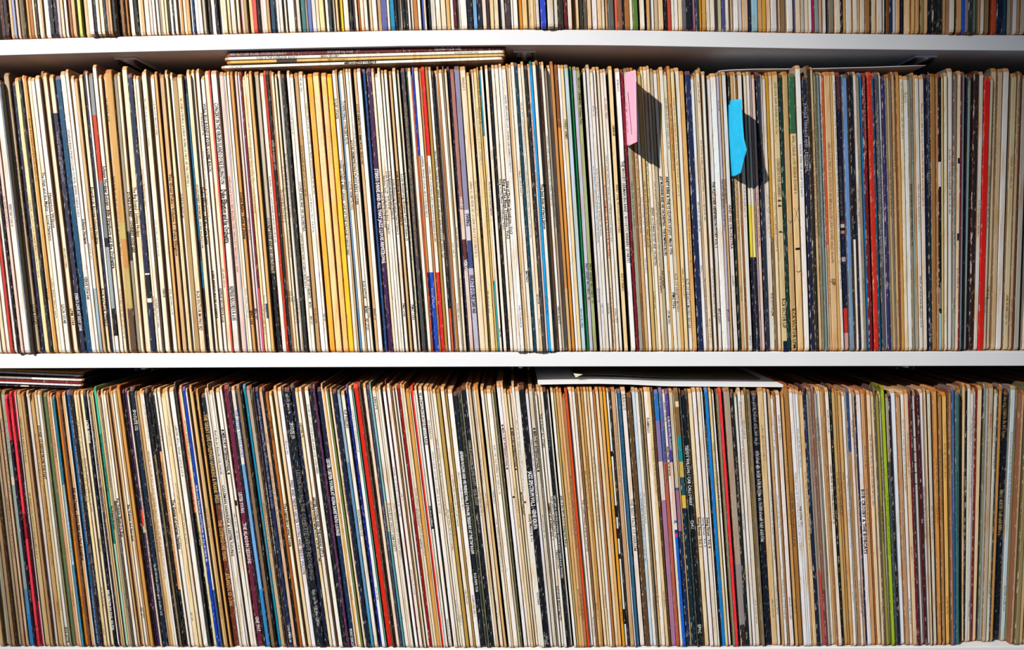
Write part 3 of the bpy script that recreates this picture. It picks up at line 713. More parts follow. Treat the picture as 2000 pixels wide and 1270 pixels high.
DATA_LOW = """\
-30 -22 t
-22 -14 c
-14 -7 G
-6 1 #A8845A
1.5 4.5 d
5 10.5 #A89478
10.5 15 #8C7C64
15 20 #C09C78
20 26 #D2B496
26 35 #A4AE9C>930/#D8C8AC>945/#90A098>1150/#4C88B4>1200/#2C7CBC|820-900,q ~|!grey-green sleeve with blue foot
35 41.5 #DC2040>858/#14182E
42 49 #F03448>1000/#A01024>1050/#F0344C|770-800,k ~|1220-1260,m ~|!bright crimson sleeve
49.5 55 #D8203C>860/#381028>1175/#C83040|940-1020,h ~
55 57 #DCD4E4
57 65 #C8B078|815-905,d ~|960-1090,d ~
65 68 t
68 74 #B48C60
74 80 #E2D8CC
80 84 #D4CAC4
84 89 #C8A474
89 93 #CC9A50
93 99 #D8C8A0|830-1050,d* SOUND CLASSICS FROM THE PAST
99 105 L|1225-1262* EOS 23778
105 109 #988E68|940-1090,q ~
109 117 #5A7048|!moss green sleeve
117 120.5 #B88458
120.5 124.5 #D8A47C
124.5 129 #ECD4B0
129 134 #0E7C98>944/#B4DCE4>1100/#3C90B0|945-1095,u ~|!teal sleeve with pale blue lettering panel
134 140.5 #D07808|!deep orange sleeve
140.5 147 #7A4C30
147 153.5 #DCAE7C|950-1105* Salt and Pepper - Sonny Stitt and Paul Gonsalves
153.5 155.5 #E8F0F4
155.5 161.5 #005C98|1150-1260,a ~|!strong blue sleeve with white edge
161.5 166 #3C3438|820-855,L ~|870-1060,L ~
166 172 #18161E|1060-1160,v ~
172 178 i|820-980,d ~|1215-1240,d ~
178 183 c
183 190 #ECDCB4|1050-1075,d ~
190.5 196 #101A2C|820-865,W* LATER SESSIONS|1150-1230,W* BEN WEBSTER NO FOOL, NO FUN|!black sleeve with bold white lettering at the foot
196.5 200 L|950-1080 ~
201 205 #2A1C2C|770-1000,g ~
205.5 209.5 t
209.5 212 i
212 218 #38C8A0>845/#20A088>1000/#0C8C7C>1060/#A8DCC4|848-960,k ~|990-1058,k ~|!mint green sleeve
218 222 t|985-1065* Ben Webster's Big Sound
222 226.5 G
226.5 231 c>975/#58483A|985-1080 ~
231 236.5 w|970-1080* Ben Webster Meets Don Byas
236.5 240 t
240 246 #B88A54
246.5 249.5 c
249.5 255 w|983-1070* Ben Webster and Associates|1185-1215 CLP 1271
255 258.5 #C09A68
260 267 #D09848|!ochre yellow worn sleeve
269 273 k
273 279.5 p>993/#D83018>1025/#B8B090>1038/p|!purple sleeve with a vermilion band
279.5 283 #E0D4C0|950-1120* ~
283.5 293 #0A2038|800-840,w SPOTLITE 132|1100-1205,W ~|!wide dark blue sleeve
293.5 297 #A48A68
297 303 t|960-1080 ~
303 309 c|880-1130,d ~
309 313 #F0ECF0
313.5 317 k>895/#2A1E18
317 321 k>885/#8C7858|900-1140,d ~
321.5 326.5 k
327 333 #141A22>880/#E0A468>1150/k|900-1130,B ~
333 337 w|830-860 ~
337.5 345 w|973-1070* The Genius of Coleman Hawkins
345 349.5 c|1195-1220 CLP 1293
349.5 355 i|830-870,q ~|940-1000 ~
355 361 #ECDCC0|1000-1060,B ~
361.5 372 #F4F2EC|830-930 ~|!broad white sleeve lying in the lower row
373 376 x
376 382 #F08060>1000/#4A2C1C>1040/k|900-990,m ~|!salmon sleeve turning black
382.5 388 #E0D8B0|820-900,d ~|1035-1065 ~
388.5 395 #0038A8|945-1095,W* ~|!royal blue sleeve with white lettering
395.5 399 L>1150/#2C60A8
399 402.5 #181420>1000/#E8E0E8>1045/#141A30|1000-1045,k* ~
402.5 407.5 #DCB878|990-1040,d ~|1175-1210 ~
407.5 410 t
410.5 414 k
414 419 #D8A45C
419.5 431.5 #14202C>985/#6A2E1C|810-982,o THE GREAT LIVE COLEMAN HAWKINS & FRANK WESS|1015-1095,o THE COMMODORE YEARS|1120-1185,o ATLANTIC SD 2-306|!chocolate brown sleeve with gold lettering
431.5 437 L
437 439.5 c
439.5 446.5 w|840-925* ~|945-1095* COLEMAN HAWKINS & LESTER YOUNG
446.5 450.5 L|1010-1060 ~
453 461 w|838-925* # MERCURY INTERNATIONAL #|1000-1080 ~
461 466 #F0E8E0|970-985 #
468 479 #6A1838|960-1000,W LESTER YOUNG|1020-1100,W THE ALADDIN SESSIONS|1205-1235,W GNP 9017|!plum red sleeve with white lettering
479.5 484 #1C1A26
484.5 492 L>905/#6AA8E0>1150/#2C88C8|800-930,z THE LESTER YOUNG STORY|!sky blue and white sleeve
492.5 495 n
495.5 503 #84684C
503.5 506 k
506.5 513 #0C88AC|990-1160,t ~|!turquoise sleeve
513.5 522 #B0A08C>1000/#C0AC88|980-1080,B ~
522 525.5 d
526 530 #3C3034|940-1080,L* ~
530.5 538 #14284C|780-990,v ~|1220-1255,W COLUMBIA 34|!indigo sleeve with white lettering
538.5 546 #D8B494|845-865,q ~|900-1070,q ~
546.5 550 k
550.5 556 #B06420>1010/#A85814|820-865,d LESTER YOUNG
556.5 563 #F4ECD0|980-1068* The Legendary Lester Young
567 574 #ECD0A4
574 582.5 #F0EEF4|860-885 ~|935-1120,p PRES AND TEDDY: LESTER YOUNG AND TEDDY WILSON
583 587 #142430
587.5 600 #0C1424|770-810,W ~|825-855,W SPOTLITE 119|915-1130,q LESTER YOUNG THE COMPLETE SAVOY RECORDINGS|1150-1225,W ~|!very wide black sleeve
600.5 608 #101C38
608.5 615 #F0E0B8|825-855 LESTER YL|975-1100 LESTER YOUNG MEMORIAL ALBUM VOLUME 1
615.5 622.5 w|968-1085* LESTER YOUNG AND THE KANSAS CITY 5
627.5 636.5 #F4F2E8|!white sleeve between two dark ones in the lower row
637 643.5 #101A26
644 649 #5A2C50
649.5 659 #141C3C>1045/#0E3054|895-1045,W* LESTER / LESTER YOUNG AT OLIVIA DAVIS' PATIO LOUNGE|1230-1265,W MONO 2308 219|!blue-black sleeve with bold bright lettering
659.5 663 c
663 667 #E8B060
667 671 w
671 674.5 #6C8038
677 681 #F0D8B8
681.5 690 #0E1A34
690.5 697 #9CB8D0>900/#5C94BC>1180/#3C9CC8|!light steel-blue marbled sleeve
697.5 705 w|800-835 FLIP PHILLIPS|992-1045,q SWINGING WITH FLIP
708.5 713 #001C80
713 720 #F0F4F4
720 722 #60C8A8
722.5 732.5 #D82010|!bright red sleeve in the lower row
733 737 #5A4230
737.5 741 #2C2018|1000-1080,B ~
741.5 748 #F0D8C0
748.5 753.5 #40405C|985-1075,v ~
754 758 #80C0C0>975/#C8C4A0>1035/#50A0A8
758.5 766.5 #F0E8E0|775-805 SAVOY|980-1075,q DON BYAS SAVOY JAM PARTY|!cream sleeve with grey lettering beside a teal edge
766.5 770 c
770 775.5 w|980-1090 ~
779 785 #FAF8F8
785 787 m
787 794 w|960-975 ~|1110-1160,q ~
794.5 797 B
797.5 801 c
801 807 w
807.5 813 #8C0C0C|!dark red sleeve
813 817 #E4DCC8|990-1025* ~|1048-1070* ~
817 822 c|950-1085,d ~
822.5 830 #DCA04C|!golden ochre sleeve
830 832 w
832 836.5 #F0301C|!thin vermilion sleeve
836.5 839.5 w
839.5 844.5 w>985/#28202A>1030/w|987-1028,W* ~
845 853.5 W|768-868 VE 2-2544 ILLINOIS JACQUET COOL RAGE|1210-1265,q ~|!wide white sleeve beside a black label
856 865 #F4F0EC|820-860 ~|880-1000,q ~
865 868.5 c
868.5 873 w
873.5 880 #F0E8D0|990-1075 ~|1200-1220 ~
880.5 887.5 #BC9848|980-1045,d ~
889 896.5 #F4ECE0
897 901 #B08C40|950-1000,d ~
901.5 911 #F8F4F0
911 919.5 #141C28|880-1080,W* ADRIAN ROLLINI AND HIS FRIENDS VOL. 3 (1934-38) TREASURY AT THE TAP ROOM|1118-1155,W RCA FXM1 7118|!black sleeve with long white lettering
919.5 922 #70745C
922.5 926 #242A28
926 928.5 #787860
929 937.5 #101620|858-985,g CHARLIE JOHNSON - LLOYD SCOTT - CECIL SCOTT|1000-1040,g ~
937.5 942 w|950-1005 ~
942 947 #E4C8A0|960-1000,B ~
947.5 951.5 w
951.5 956 c|960-990,B ~
956.5 962 #E2BC80
966 972 w|955-980 ~|1010-1115,q ~
972.5 976 #E8CCA4
976 986 #FAF6EC|!broad ivory-white sleeve
986 990 #C8BC98
990.5 994 #5C5C40
997 1004 #F2F0F4|828-915,m # MERCURY INTERNATIONAL #
1004.5 1010 #F0E4D8|965-970 #
1010 1015 i|950-1030,B ~
1015 1020 c|835-920* # MERCURY INTERNATIONAL #
1020 1026 #ECE0C8|960-1005 MODES L'ITERANT
1026 1031 w|820-960,q ~|975-980 #
1031 1039 w|1000-1055 Shelly Manne & Co|1155-1180 RCA VICTOR MONO
1039 1049.5 #0A0E1A|918-1030,W* JAZZ SPECTRUM VOL.2 - GENE KRUPA|1243-1262,W ~|!broad black sleeve with white capitals
1050 1056 #E4DEE6
1056.5 1064 #DCD4C0|835-920* # MERCURY INTERNATIONAL #|1003-1050,q ~
1064 1068 #6C6860|950-1020 ~
1068 1072 w
1072 1078.5 w|808-873 THE SUNSET ALL STARS|980-1053,d* JAMMIN' AT SUNSET VOL. 1|1144-1213* POLYDOR SELECT 2460 127
1078.5 1084 w|965-1058 THE CAPITOL JAZZMEN 1943-1947|1070-1115 TIMELESS S 1406
1084.5 1090 #101822|803-890,q PRESTIGE/SWINGVILLE 2010|965-1160,W LET'S JAM & CLAUDE HOPKINS WITH BUDDY TATE & JOE THOMAS|!thin black sleeve with white capitals
1090 1095 w|970-990 ~
1098 1103.5 W|965-1092* Jazz of the 40's (Vol.1)-Swing into Bebop
1104 1108 #C0A860
1108.5 1114 #DCB070
1114 1119 #E4B47C
1119 1125 #B47C50
1125.5 1130 #E04C10|!thin orange-red sleeve in the lower row
1130.5 1138.5 W|!pure white sleeve beside an orange-red one
1138.5 1144 #F0E4D8|973-1074,d THE CLASSIC SWING OF BUCK CLAYTON|1205-1245 ~
1144.5 1148 #8C6440
1148.5 1154 #E4BC7C
1154.5 1159 #C8904C
1160 1166 #F0DCB8
1166.5 1171 #E8D0A4
1171.5 1177 w
1177.5 1182 #C07C40
1182.5 1189 #F0D8B0
1189.5 1196 #E4B470
1197 1202 #F0A820|!mustard yellow sleeve
1202.5 1208 w>880/#181818>890/w>985/k>1008/w>1030/#30242C>1050/w>1080/k>1090/w>1190/#202020>1220/w|!white sleeve with black blotches
1208.5 1212 #26282A
1212.5 1221 #CCA67C|!kraft brown sleeve
1221 1223.5 L
1223.5 1231 #2C6890|830-960,l ~|!slate blue sleeve
1231.5 1242 #F4E8E0|770-805,q SAVOY ~|972-1075,q THE BEST FACE OF HARLEM|!broad cream sleeve beside a dark brown one
1242.5 1252 #5E4426
1252.5 1259 #C8DCF0|960-1100,n ~
1259 1265 w|960-1020 ~
1265.5 1269 #74705C
1269.5 1275 #E0B884
1275.5 1283 #F4F0E8|815-845 FLAMINGO
1283 1289 #E8D09C|!ragged straw sleeve
1289.5 1294 #5C3C20
1294.5 1304 #2878C0>822/#8878A8>900/#E0D4CC>975/#A8789C|!mauve sleeve with a blue top
1304.5 1311 #5868A8>900/#B85C48|840-940,n ~
1311.5 1316 w|785-825* ~|870-970,d* MAIN STEM - BLUE NOTE
1316.5 1323 #503C98>900/h>1013/#1C8CD0>1018/w>1031/#1C3C88>1038/#E0387C>1045/#0C64D0|812-900,W A BLUE NOTE CLASSIC|!sleeve with candy stripes above bright blue
1323.5 1332 #D0C8B0>950/#1C6490>955/#A0708C>1035/#142850|!dusky pink sleeve with navy foot
1332 1334 t
1334.5 1344 #84643C>850/#1890A0>900/#D0B860>930/#20505C>965/#E8BC48>990/#0A2838|780-795,i #|!teal-black sleeve with a yellow patch
1344.5 1347 x
1347 1356.5 #0A1620|868-985,W TEDDY WILSON / CAB CALLOWAY|1013-1030,w CHU|1220-1265,w EPIC ~|!black sleeve with widely spaced white capitals
1357 1360.5 #3C382C
1361 1369 #ECDCB4|1007-1067* Swing Street - Vol. 1
1370 1377 #F0EEF4|1007-1067 Swing Street - Vol. 3
1378 1386 #ECE4D4|1007-1067* Swing Street - Vol. 4
1386 1389 w
1389.5 1394 #1C1820|830-930,v* ~
1394.5 1401 #0880D0|!cobalt blue sleeve
1401.5 1406 #ECD49C
1406.5 1412 #F4EEE4|920-1000,d ~
1416 1420 #94886C
1420.5 1426 #F8303C|!hot red sleeve
1426.5 1430.5 #16203C|900-1000,w ~|1085-1130,v ~
1431 1443 #B09C88>1100/#948C8C>1220/#2A2420|!taupe marbled sleeve
1443.5 1449 #1A2022|890-1000,g ~
1449.5 1455 #DCE0DC|1000-1035 ~
1457 1462 #F0EEF0
1462 1470 #E4D8C4|820-860,q ~|1170-1220,q ~
1470.5 1475 #7C6838|960-1060,o ~
1475 1480 #84745C
1482.5 1495 #0C1424|770-870,L ~|880-1060,W* ~|!blue-black sleeve crowded with white lettering
1495.5 1507 #DCC090|830-900,q ~|1170-1210,q ~|!broad wheat-coloured sleeve
1507 1512 L
1512.5 1516 #644020
1516 1519 t
1519.5 1525 #ECECF0|815-880,q ~|965-1030 ~|1130-1210 ~
1525 1529 #A07C58
1529.5 1538 #F0E6E4|810-860,q ~|1165-1210 ~
1541 1545 #DCA860
1545.5 1555.5 #A87438|960-1065,k ~|!mottled caramel sleeve
1556 1563 #F0F0F4
1563 1567 #E8E4E8|985-1052* Kings of Swing - Vol. 1
1567 1572 #ECF0F0|835-910 ~
1572 1575 t
1575.5 1582.5 #E8C898|920-1110,q ~
1583 1588 #10203C|790-980,z ~
1588.5 1594 #A0988C>840/#9C948C
1594 1600 #A09080>1110/#C04C44|780-950,r ~
1600 1604 #8C6050>1150/#703838
1604.5 1609 #B8B4A8|815-890,k ~
1609 1613 #ECE6D8|815-860 ~|1115-1150 ~
1613.5 1617 w
1617.5 1622 #CCA470|815-910,q ~
1622 1625 B
1625.5 1632 #F2EADC|800-845 ~|905-1020,d* ~
1634.5 1637 k
1637.5 1645 #D0AC70|920-1005,d ~
1645 1650 #BC8C4C|920-1005,d ~
1650 1655.5 #D8AC70|920-960,d ~
1656 1661 #F2F0EC
1661.5 1665 #B8A898|930-1060,q ~
1665.5 1671 #204880>880/#AC8858|!tan sleeve with a dark blue speckled top
1671 1676 #F0E2DC|820-855 ~|1130-1200,d ~
1676.5 1681 #CCA890
1681 1684 n
1684.5 1693 #F0ECF0|953-1080* BOB CROSBY & THE BOBCATS|!white sleeve with heavy black block lettering
1693.5 1701 #D0A070|870-915,B ~|950-1045,B ~
1701.5 1705 #A0602C
1705.5 1713 #F0D8B4|848-990,d ~
1713 1717 #E8D4B8|1175-1200 ~
1717.5 1721 #5C5844
1721.5 1727 #A8943C|985-1060,k* ~
1727.5 1732 #ECE8E0|785-810 ~|890-980 ~
1732.5 1738 #A4C424|960-1080,e ~|!lime green sleeve
1740.5 1746 #B0A494>900/#46545A|870-930,r ~|965-1040,k ~
1746.5 1749.5 k
1750 1761 #ECF2FC|!broad bluish-white sleeve in the lower row
1761 1768.5 #C49C74
1770 1776 #F0ECEC
1776 1783 #E4CCA8|845-930,q ~|1065-1090 ~
1783 1786.5 #7C1420
1787 1789 k
1789.5 1797 #DCCCCC|800-802,q #|852-854,k #|880-882,k #|900-902,k #|920-922,k #|942-944,k #
1797 1801 #A8A49C
1801.5 1804.5 #301020
1805 1812.5 #F0E8EC|!pinkish-white sleeve with a dark gap beside
1812.5 1815 c|985-1050,q ~
1819 1825 #D8D4C8|985-1050,q ~
1825.5 1829 #8C6440
1830 1836 #DC9C50
1839 1844 #B08450
1847 1855 #F0BC64|!torn golden tan sleeve
1857 1861 #A87C54
1861.5 1867 #34609C|830-1000,v ~|!slate-blue sleeve near the right end
1869.5 1876 #3C7474|920-1060,n ~|!dusky teal sleeve
1876.5 1879 #9CA07C
1879 1884 #B88A54|870-970,d ~
1885.5 1888 #5C5C4C
1888.5 1893 #E4C89C
1893.5 1896 #141420
1896.5 1902 #DCE0D0
1902 1907 #ECDCDC
1907 1911 #D4D0C4
1911.5 1914.5 #7C1C14|!narrow dark red sleeve near the right end
1914.5 1924 #F0D2A8|!broad peach sleeve near the right end
1924.5 1928 #241828
1928 1932 #7C9480|830-950,m ~
1932 1935 #C0BCC8
1935.5 1942.5 #BCB098|810-840,r ~
1944.5 1950 #D4D8D0|835-920,k ~|1135-1175,k ~
1950.5 1952.5 x
1953 1957.5 #C89048
1957.5 1961 #B0A49C
1962 1976 #0C1018|770-860,o ~|960-1050,t* ~|!thick black sleeve with tan blotches
1976.5 1985 #C8DCE8|!pale blue-grey sleeve
1985 1990 #88805C
1990 1993.5 #BC9C74
1996 2004 #98885C
2004.5 2012 t
"""

DATA_TOP = """\
0 8 #4A2418,8 16 #30181C,16 20 c,20 25 t,25 31 #98A0C4,31 37 h,37 43 #7C6C48,43 49 #584C34,49 56 #D0A05C,56 64 #A86C34,64 69 c,69 73 d,73 79 w,79 84 t,84 95 L,95 105 #14182C,105 112 #1A1018,112 118 #C8B4C0,118 125 c,125 131 w,135 140 #A05C30,140 148 #D8B88C,148 152 w,152 159 #CCDC70,162 169 #DCB888,169 178 #B0A078,178 188 L,188 193 k,193 200 w,200 208 c,208 213 #1C2C40,213 218 #C09068,218 223 t,223 230 k,230 236 #1A2430,236 243 #8C5C30,243 249 #A87440,252 257 c,257 262 w,262 270 #12161E,270 276 c,276 282 #DCB480,282 292 w,292 298 #F0D0C8,298 304 w,304 310 L,310 316 G,316 322 c,322 327 i,327 332 k,332 337 w,337 341 k,341 347 w,347 353 L,353 358 #D8A060,358 364 c,364 372 #E0B078,372 376 w,376 380 #104878,380 388 #E4DCE8,388 396 w,396 402 g,
402 411 #382C28,411 419 #F4F4EC,419 426 #14101C,426 434 w,434 444 c,444 450 i,450 460 L,463 469 c,469 477 #F0B8B4,477 484 #A89860,487 494 #E0C090,494 503 #D84C3C,503 507 k,507 515 h,515 522 w,522 528 #C89868,528 537 #143C58,537 540 k,540 546 L,546 553 w,553 560 #E0DCCC,562 576 #F8F4EC,576 580 d,580 587 #D8D0C0,587 597 #3C7474,597 601 G,601 609 #5C74B4,609 618 #D8D4D4,618 624 c,624 635 #ECDCA0,635 642 #F0ECE4,642 648 #2C3834,648 654 w,657 662 #ECCCA4,662 670 #ECC81C,672 682 #F4F0E4,684 689 k,689 694 #24243C,694 699 c,699 704 #A05024,704 712 c,712 719 w,719 727 #E8CCA4,727 737 w,737 745 #C8A880,745 757 #58609C,757 762 w,762 772 #0888B0,772 776 #10202C,776 785 #F4ECE0,785 791 k,791 798 #1A1A1E,798 802 w,
802 808 w,808 817 #C07C3C,817 823 w,823 829 #5470D0,829 833 w,833 842 #14141C,842 852 #DCDCDC,852 862 #F8F0E0,862 872 #ECDCC0,872 880 #E0B870,880 887 w,887 893 #5C1828,893 900 w,900 913 #F8F8F4,913 925 #0C1424,925 933 #78B0EC,933 943 #141C2C,943 951 #ECD8C4,951 957 #3C2830,957 966 #ECD09C,966 975 #ECDCC0,975 980 k,980 987 L,987 999 #44363A,999 1003 w,1003 1013 #F8F4EC,1013 1021 #DC8C2C,1021 1031 #F0D090,1031 1037 #ECD0A0,1037 1043 #F0D8A8,1043 1047 t,1047 1054 #E8E4E8,1056 1067 #2448C8,1069 1082 #E4E0D8,1082 1090 #E0D8C4,1090 1097 #343028,1097 1101 c,1101 1109 #6C1420,1109 1118 #F8F0E4,1118 1126 #84582C,1126 1131 #F0D8A8,1131 1140 #3C342C,1140 1148 #5C5444,1148 1156 #ECC8A0,1156 1168 #F4ECE8,1168 1176 #ECCCA0,1176 1182 c,1182 1188 #DCA878,1188 1201 #60645C,
1201 1208 #E86850,1208 1217 #8C6048,1217 1221 k,1221 1231 #B0702C,1231 1237 #F4F0E4,1237 1247 #5C8034,1250 1260 #F8F0E0,1260 1264 k,1264 1271 #E0AC6C,1271 1280 #F0F0F0,1280 1287 #CCB898,1287 1297 #F0D4A4,1297 1304 #10141C,1304 1313 #CC4430,1313 1318 #F0ECD8,1318 1326 #F4F0F0,1326 1334 #F0E0B4,1334 1341 #686470,1341 1352 #141824,1352 1360 #B06C88,1360 1365 #1C4458,1365 1372 #DCA030,1372 1380 #D8A450,1380 1388 #F0E0C4,1388 1397 #F4ECE0,1397 1400 d,1400 1412 #CCC4A4,1412 1418 #444C80,1418 1424 w,1424 1433 #DCB890,1433 1443 #F8F4F0,1443 1450 #D8D4D8,1450 1462 #E4BC98,1462 1468 #142850,1468 1482 #9CC8DC,1482 1490 #D8A868,1490 1498 #D4A040,1498 1506 #F0D0AC,1506 1518 #E8E4E4,1518 1527 #D4B08C,1527 1537 #906C48,1537 1550 #F4F0F0,1550 1556 #685C78,1556 1566 #F0E0C8,1566 1572 #C8C0B4,1572 1581 #E8D8C0,1581 1586 w,1586 1592 #C01C68,1592 1600 #8CA0A4,
1600 1606 #DCB08C,1606 1617 #F4E8E0,1620 1631 #8C8474,1631 1643 #F4E4D0,1643 1648 #1C140C,1648 1654 #D8A860,1654 1667 #F0ECE4,1667 1675 #F4E8D8,1675 1680 t,1680 1690 #ECDCC4,1690 1700 #B0743C,1700 1704 x,1704 1713 #F0D8B4,1713 1724 #F0E4DC,1724 1731 #ECDCC4,1734 1740 #80502C,1740 1745 #0C2C4C,1745 1750 #D8D8E4,1750 1758 #ECC090,1758 1765 #2C2048,1770 1782 #F4D8A8,1782 1789 #ECBC78,1789 1796 #DCAC6C,1799 1806 #A08C60,1806 1812 #ECBC8C,1812 1822 #10141C,1822 1832 #141418,1832 1842 #1C2024,1842 1850 #DCB068,1850 1861 #F0E8D4,1864 1875 #D8A874,1875 1881 #0858DC,1881 1887 #988C84,1887 1895 #283438,1895 1902 #748470,1902 1908 #E4D8C4,1908 1916 #CCAC84,1916 1923 #F4E4DC,1923 1935 #9C7848,1938 1947 #C84C24,1947 1960 #101830,1960 1968 #184868,1972 1980 #B0A890,1980 1988 #F0E8E8,1988 1994 #D0A078,1994 2003 #C8BCAC
"""

# ---------------------------------------------------------------- lettering
_glyphs = {}


def _font_width(body, off):
    cu = bpy.data.curves.new('tmp', 'FONT')
    cu.body = body
    cu.offset = off
    cu.resolution_u = 1
    ob = bpy.data.objects.new('tmp', cu)
    COL.objects.link(ob)
    dg = bpy.context.evaluated_depsgraph_get()
    me = ob.evaluated_get(dg).to_mesh()
    vs = [(v.co.x, v.co.y) for v in me.vertices]
    fs = [tuple(p.vertices) for p in me.polygons]
    ob.evaluated_get(dg).to_mesh_clear()
    bpy.data.objects.remove(ob)
    bpy.data.curves.remove(cu)
    return vs, fs


def prepare_glyphs(chars, off):
    """outline and advance of every letter used, read once from the built-in font"""
    hh = _font_width('HH', off)[0]
    whh = max(v[0] for v in hh) - min(v[0] for v in hh)
    for ch in chars:
        if ch == '#':
            _glyphs[(ch, off)] = ([(0.05, 0.05), (0.6, 0.05), (0.6, 0.6), (0.05, 0.6)], [(0, 1, 2, 3)], 0.7)
            continue
        b = _font_width('H' + ch + 'H', off)[0]
        adv = max(v[0] for v in b) - min(v[0] for v in b) - whh
        if ch == ' ':
            _glyphs[(ch, off)] = ([], [], max(adv, 0.25))
            continue
        vs, fs = _font_width(ch, off)
        _glyphs[(ch, off)] = (vs, fs, adv)


class Ink:
    """collects the printing of one spine"""
    def __init__(self):
        self.v, self.f, self.c = [], [], []

    def quad(self, x0, x1, z0, z1, y, c):
        b = len(self.v)
        self.v += [(x0, y, z0), (x1, y, z0), (x1, y, z1), (x0, y, z1)]
        self.f.append((b, b + 1, b + 2, b + 3))
        self.c.append(c)

    def text(self, s, za, zb, xc, hmax, y, c, bold):
        off = 0.022 if bold else 0.006
        width = sum(_glyphs[(ch, off)][2] for ch in s)
        sx = min((za - zb) / width, hmax / 0.72 * 1.15)
        sy = min(hmax / 0.72, sx * 2.0)
        pen = 0.0
        for ch in s:
            gv, gf, adv = _glyphs[(ch, off)]
            b = len(self.v)
            for gx, gy in gv:
                self.v.append((xc + (gy - 0.34) * sy, y, za - (pen + gx) * sx))
            for f in gf:
                self.f.append(tuple(b + k for k in f))
                self.c.append(c)
            pen += adv

    def tiny(self, za, zb, xc, hmax, y, c, rnd, bold):
        """print too small to read in the photograph: rows of small letter strokes"""
        z = za
        st = 0.00030 if bold else 0.00020
        while z > zb + 0.001:
            for _ in range(rnd.randint(3, 9)):
                if z < zb + 0.001:
                    break
                h = hmax * rnd.choice((0.34, 0.5, 0.5))
                lo = -hmax * 0.42
                kind = rnd.randint(0, 3)
                self.quad(xc + lo, xc + lo + 2 * h * 0.84, z - st, z, y, c)
                if kind in (0, 1):
                    self.quad(xc + lo, xc + lo + 1.5 * h * 0.84, z - 0.0008 - st, z - 0.0008, y, c)
                if kind in (1, 2):
                    self.quad(xc + lo + h * 0.75, xc + lo + h * 0.75 + st, z - 0.0009, z - st, y, c)
                if kind == 3:
                    self.quad(xc + lo, xc + lo + st, z - 0.0008, z - st, y, c)
                z -= 0.00145
            z -= 0.0011


# ---------------------------------------------------------------- records
REC_DEPTH = 0.312
BROWN = albedo((138, 70, 24))
KRAFT_TOP = albedo((188, 104, 40))
COVERS = ['#1C2638', '#3A2A22', '#5A4030', '#B89A70', '#2A3A34', '#6A241C', '#8A5C34', '#1A1A1E', '#34405A', '#7A5A3A', '#C8B494', '#2E2018']  # cover colours, mostly dark to put shade into the gaps between sleeves


class Sleeve:
    pass


def parse(lines, row):
    out = []
    for ln in lines.strip().splitlines():
        parts = ln.split('|')
        a = parts[0].split()
        s = Sleeve()
        s.row = row
        s.x0, s.x1 = float(a[0]), float(a[1])
        s.segs = []
        for q in a[2].split('/'):
            c, _, y = q.partition('>')
            s.segs.append((hexrgb(c), float(y) if y else 9999.0))
        s.texts, s.mark = [], None
        for t in parts[1:]:
            if t.startswith('!'):
                s.mark = t[1:]
                continue
            sp, _, body = t.partition(' ')
            bold = sp.endswith('*')
            sp = sp.rstrip('*')
            rng, _, ink = sp.partition(',')
            y0, y1 = (float(v) for v in rng.split('-'))
            s.texts.append((y0, y1, ink, bold, body.strip()))
        out.append(s)
    return out


def lum(c):
    return 0.3 * c[0] + 0.59 * c[1] + 0.11 * c[2]


LEAN = {
    'mid': (463.0, [(0, .115), (150, .115), (250, .088), (500, .085), (700, .082), (900, .072), (1100, .065), (1300, .055), (1500, .038), (1700, .03), (1800, .018), (1900, -.02), (2000, -.036), (2300, -.05)]),
    'low': (1013.0, [(0, .115), (150, .122), (300, .135), (500, .138), (700, .135), (820, .125), (920, .112), (1000, .108), (1080, .095), (1180, .08), (1300, .072), (1420, .07), (1500, .06), (1600, .058), (1700, .046), (1800, .036), (1860, .01), (1920, -.025), (2000, -.05), (2300, -.06)]),
    'top': (40.0, [(0, .10), (200, .09), (500, .08), (900, .06), (1200, .04), (1600, .02), (2000, -.03), (2300, -.05)])}
TOPS = {
    'mid': [(0, 150), (100, 146), (200, 140), (300, 138), (430, 139), (500, 137), (570, 140), (600, 138), (622, 140), (675, 140), (700, 136), (800, 133), (890, 129), (950, 134), (985, 124), (1000, 125), (1100, 123), (1200, 130), (1320, 136), (1400, 141), (1500, 141), (1600, 137), (1700, 140), (1800, 145), (1850, 136), (1900, 140), (2000, 139), (2300, 140)],
    'low': [(0, 766), (100, 766), (170, 763), (200, 762), (300, 762), (400, 758), (500, 758), (600, 757), (700, 756), (800, 754), (900, 760), (1000, 756), (1050, 758), (1200, 758), (1300, 760), (1400, 762), (1530, 762), (1600, 758), (1700, 762), (1800, 763), (1900, 758), (2000, 757), (2300, 757)],
    'top': [(0, -470), (2300, -470)]}
# floors for the tops that carry flat things
FLAT_LIMIT = {'mid': [(425, 138), (990, 124)], 'low': [(0, 762), (165, 765)]}
OVERHANG = {'mid': [(995, 1070), (14, 40)], 'top': [(178, 232), (1040, 1095), (1855, 1900)], 'low': []}
HEIGHT_FIX = {('mid', 1564): 127, ('mid', 1586): 127, ('mid', 1593): 129, ('mid', 1056): 121, ('mid', 1207): 128, ('mid', 1334): 130, ('mid', 1854): 131, ('mid', 1883): 134, ('mid', 198): 138, ('mid', 721): 130}


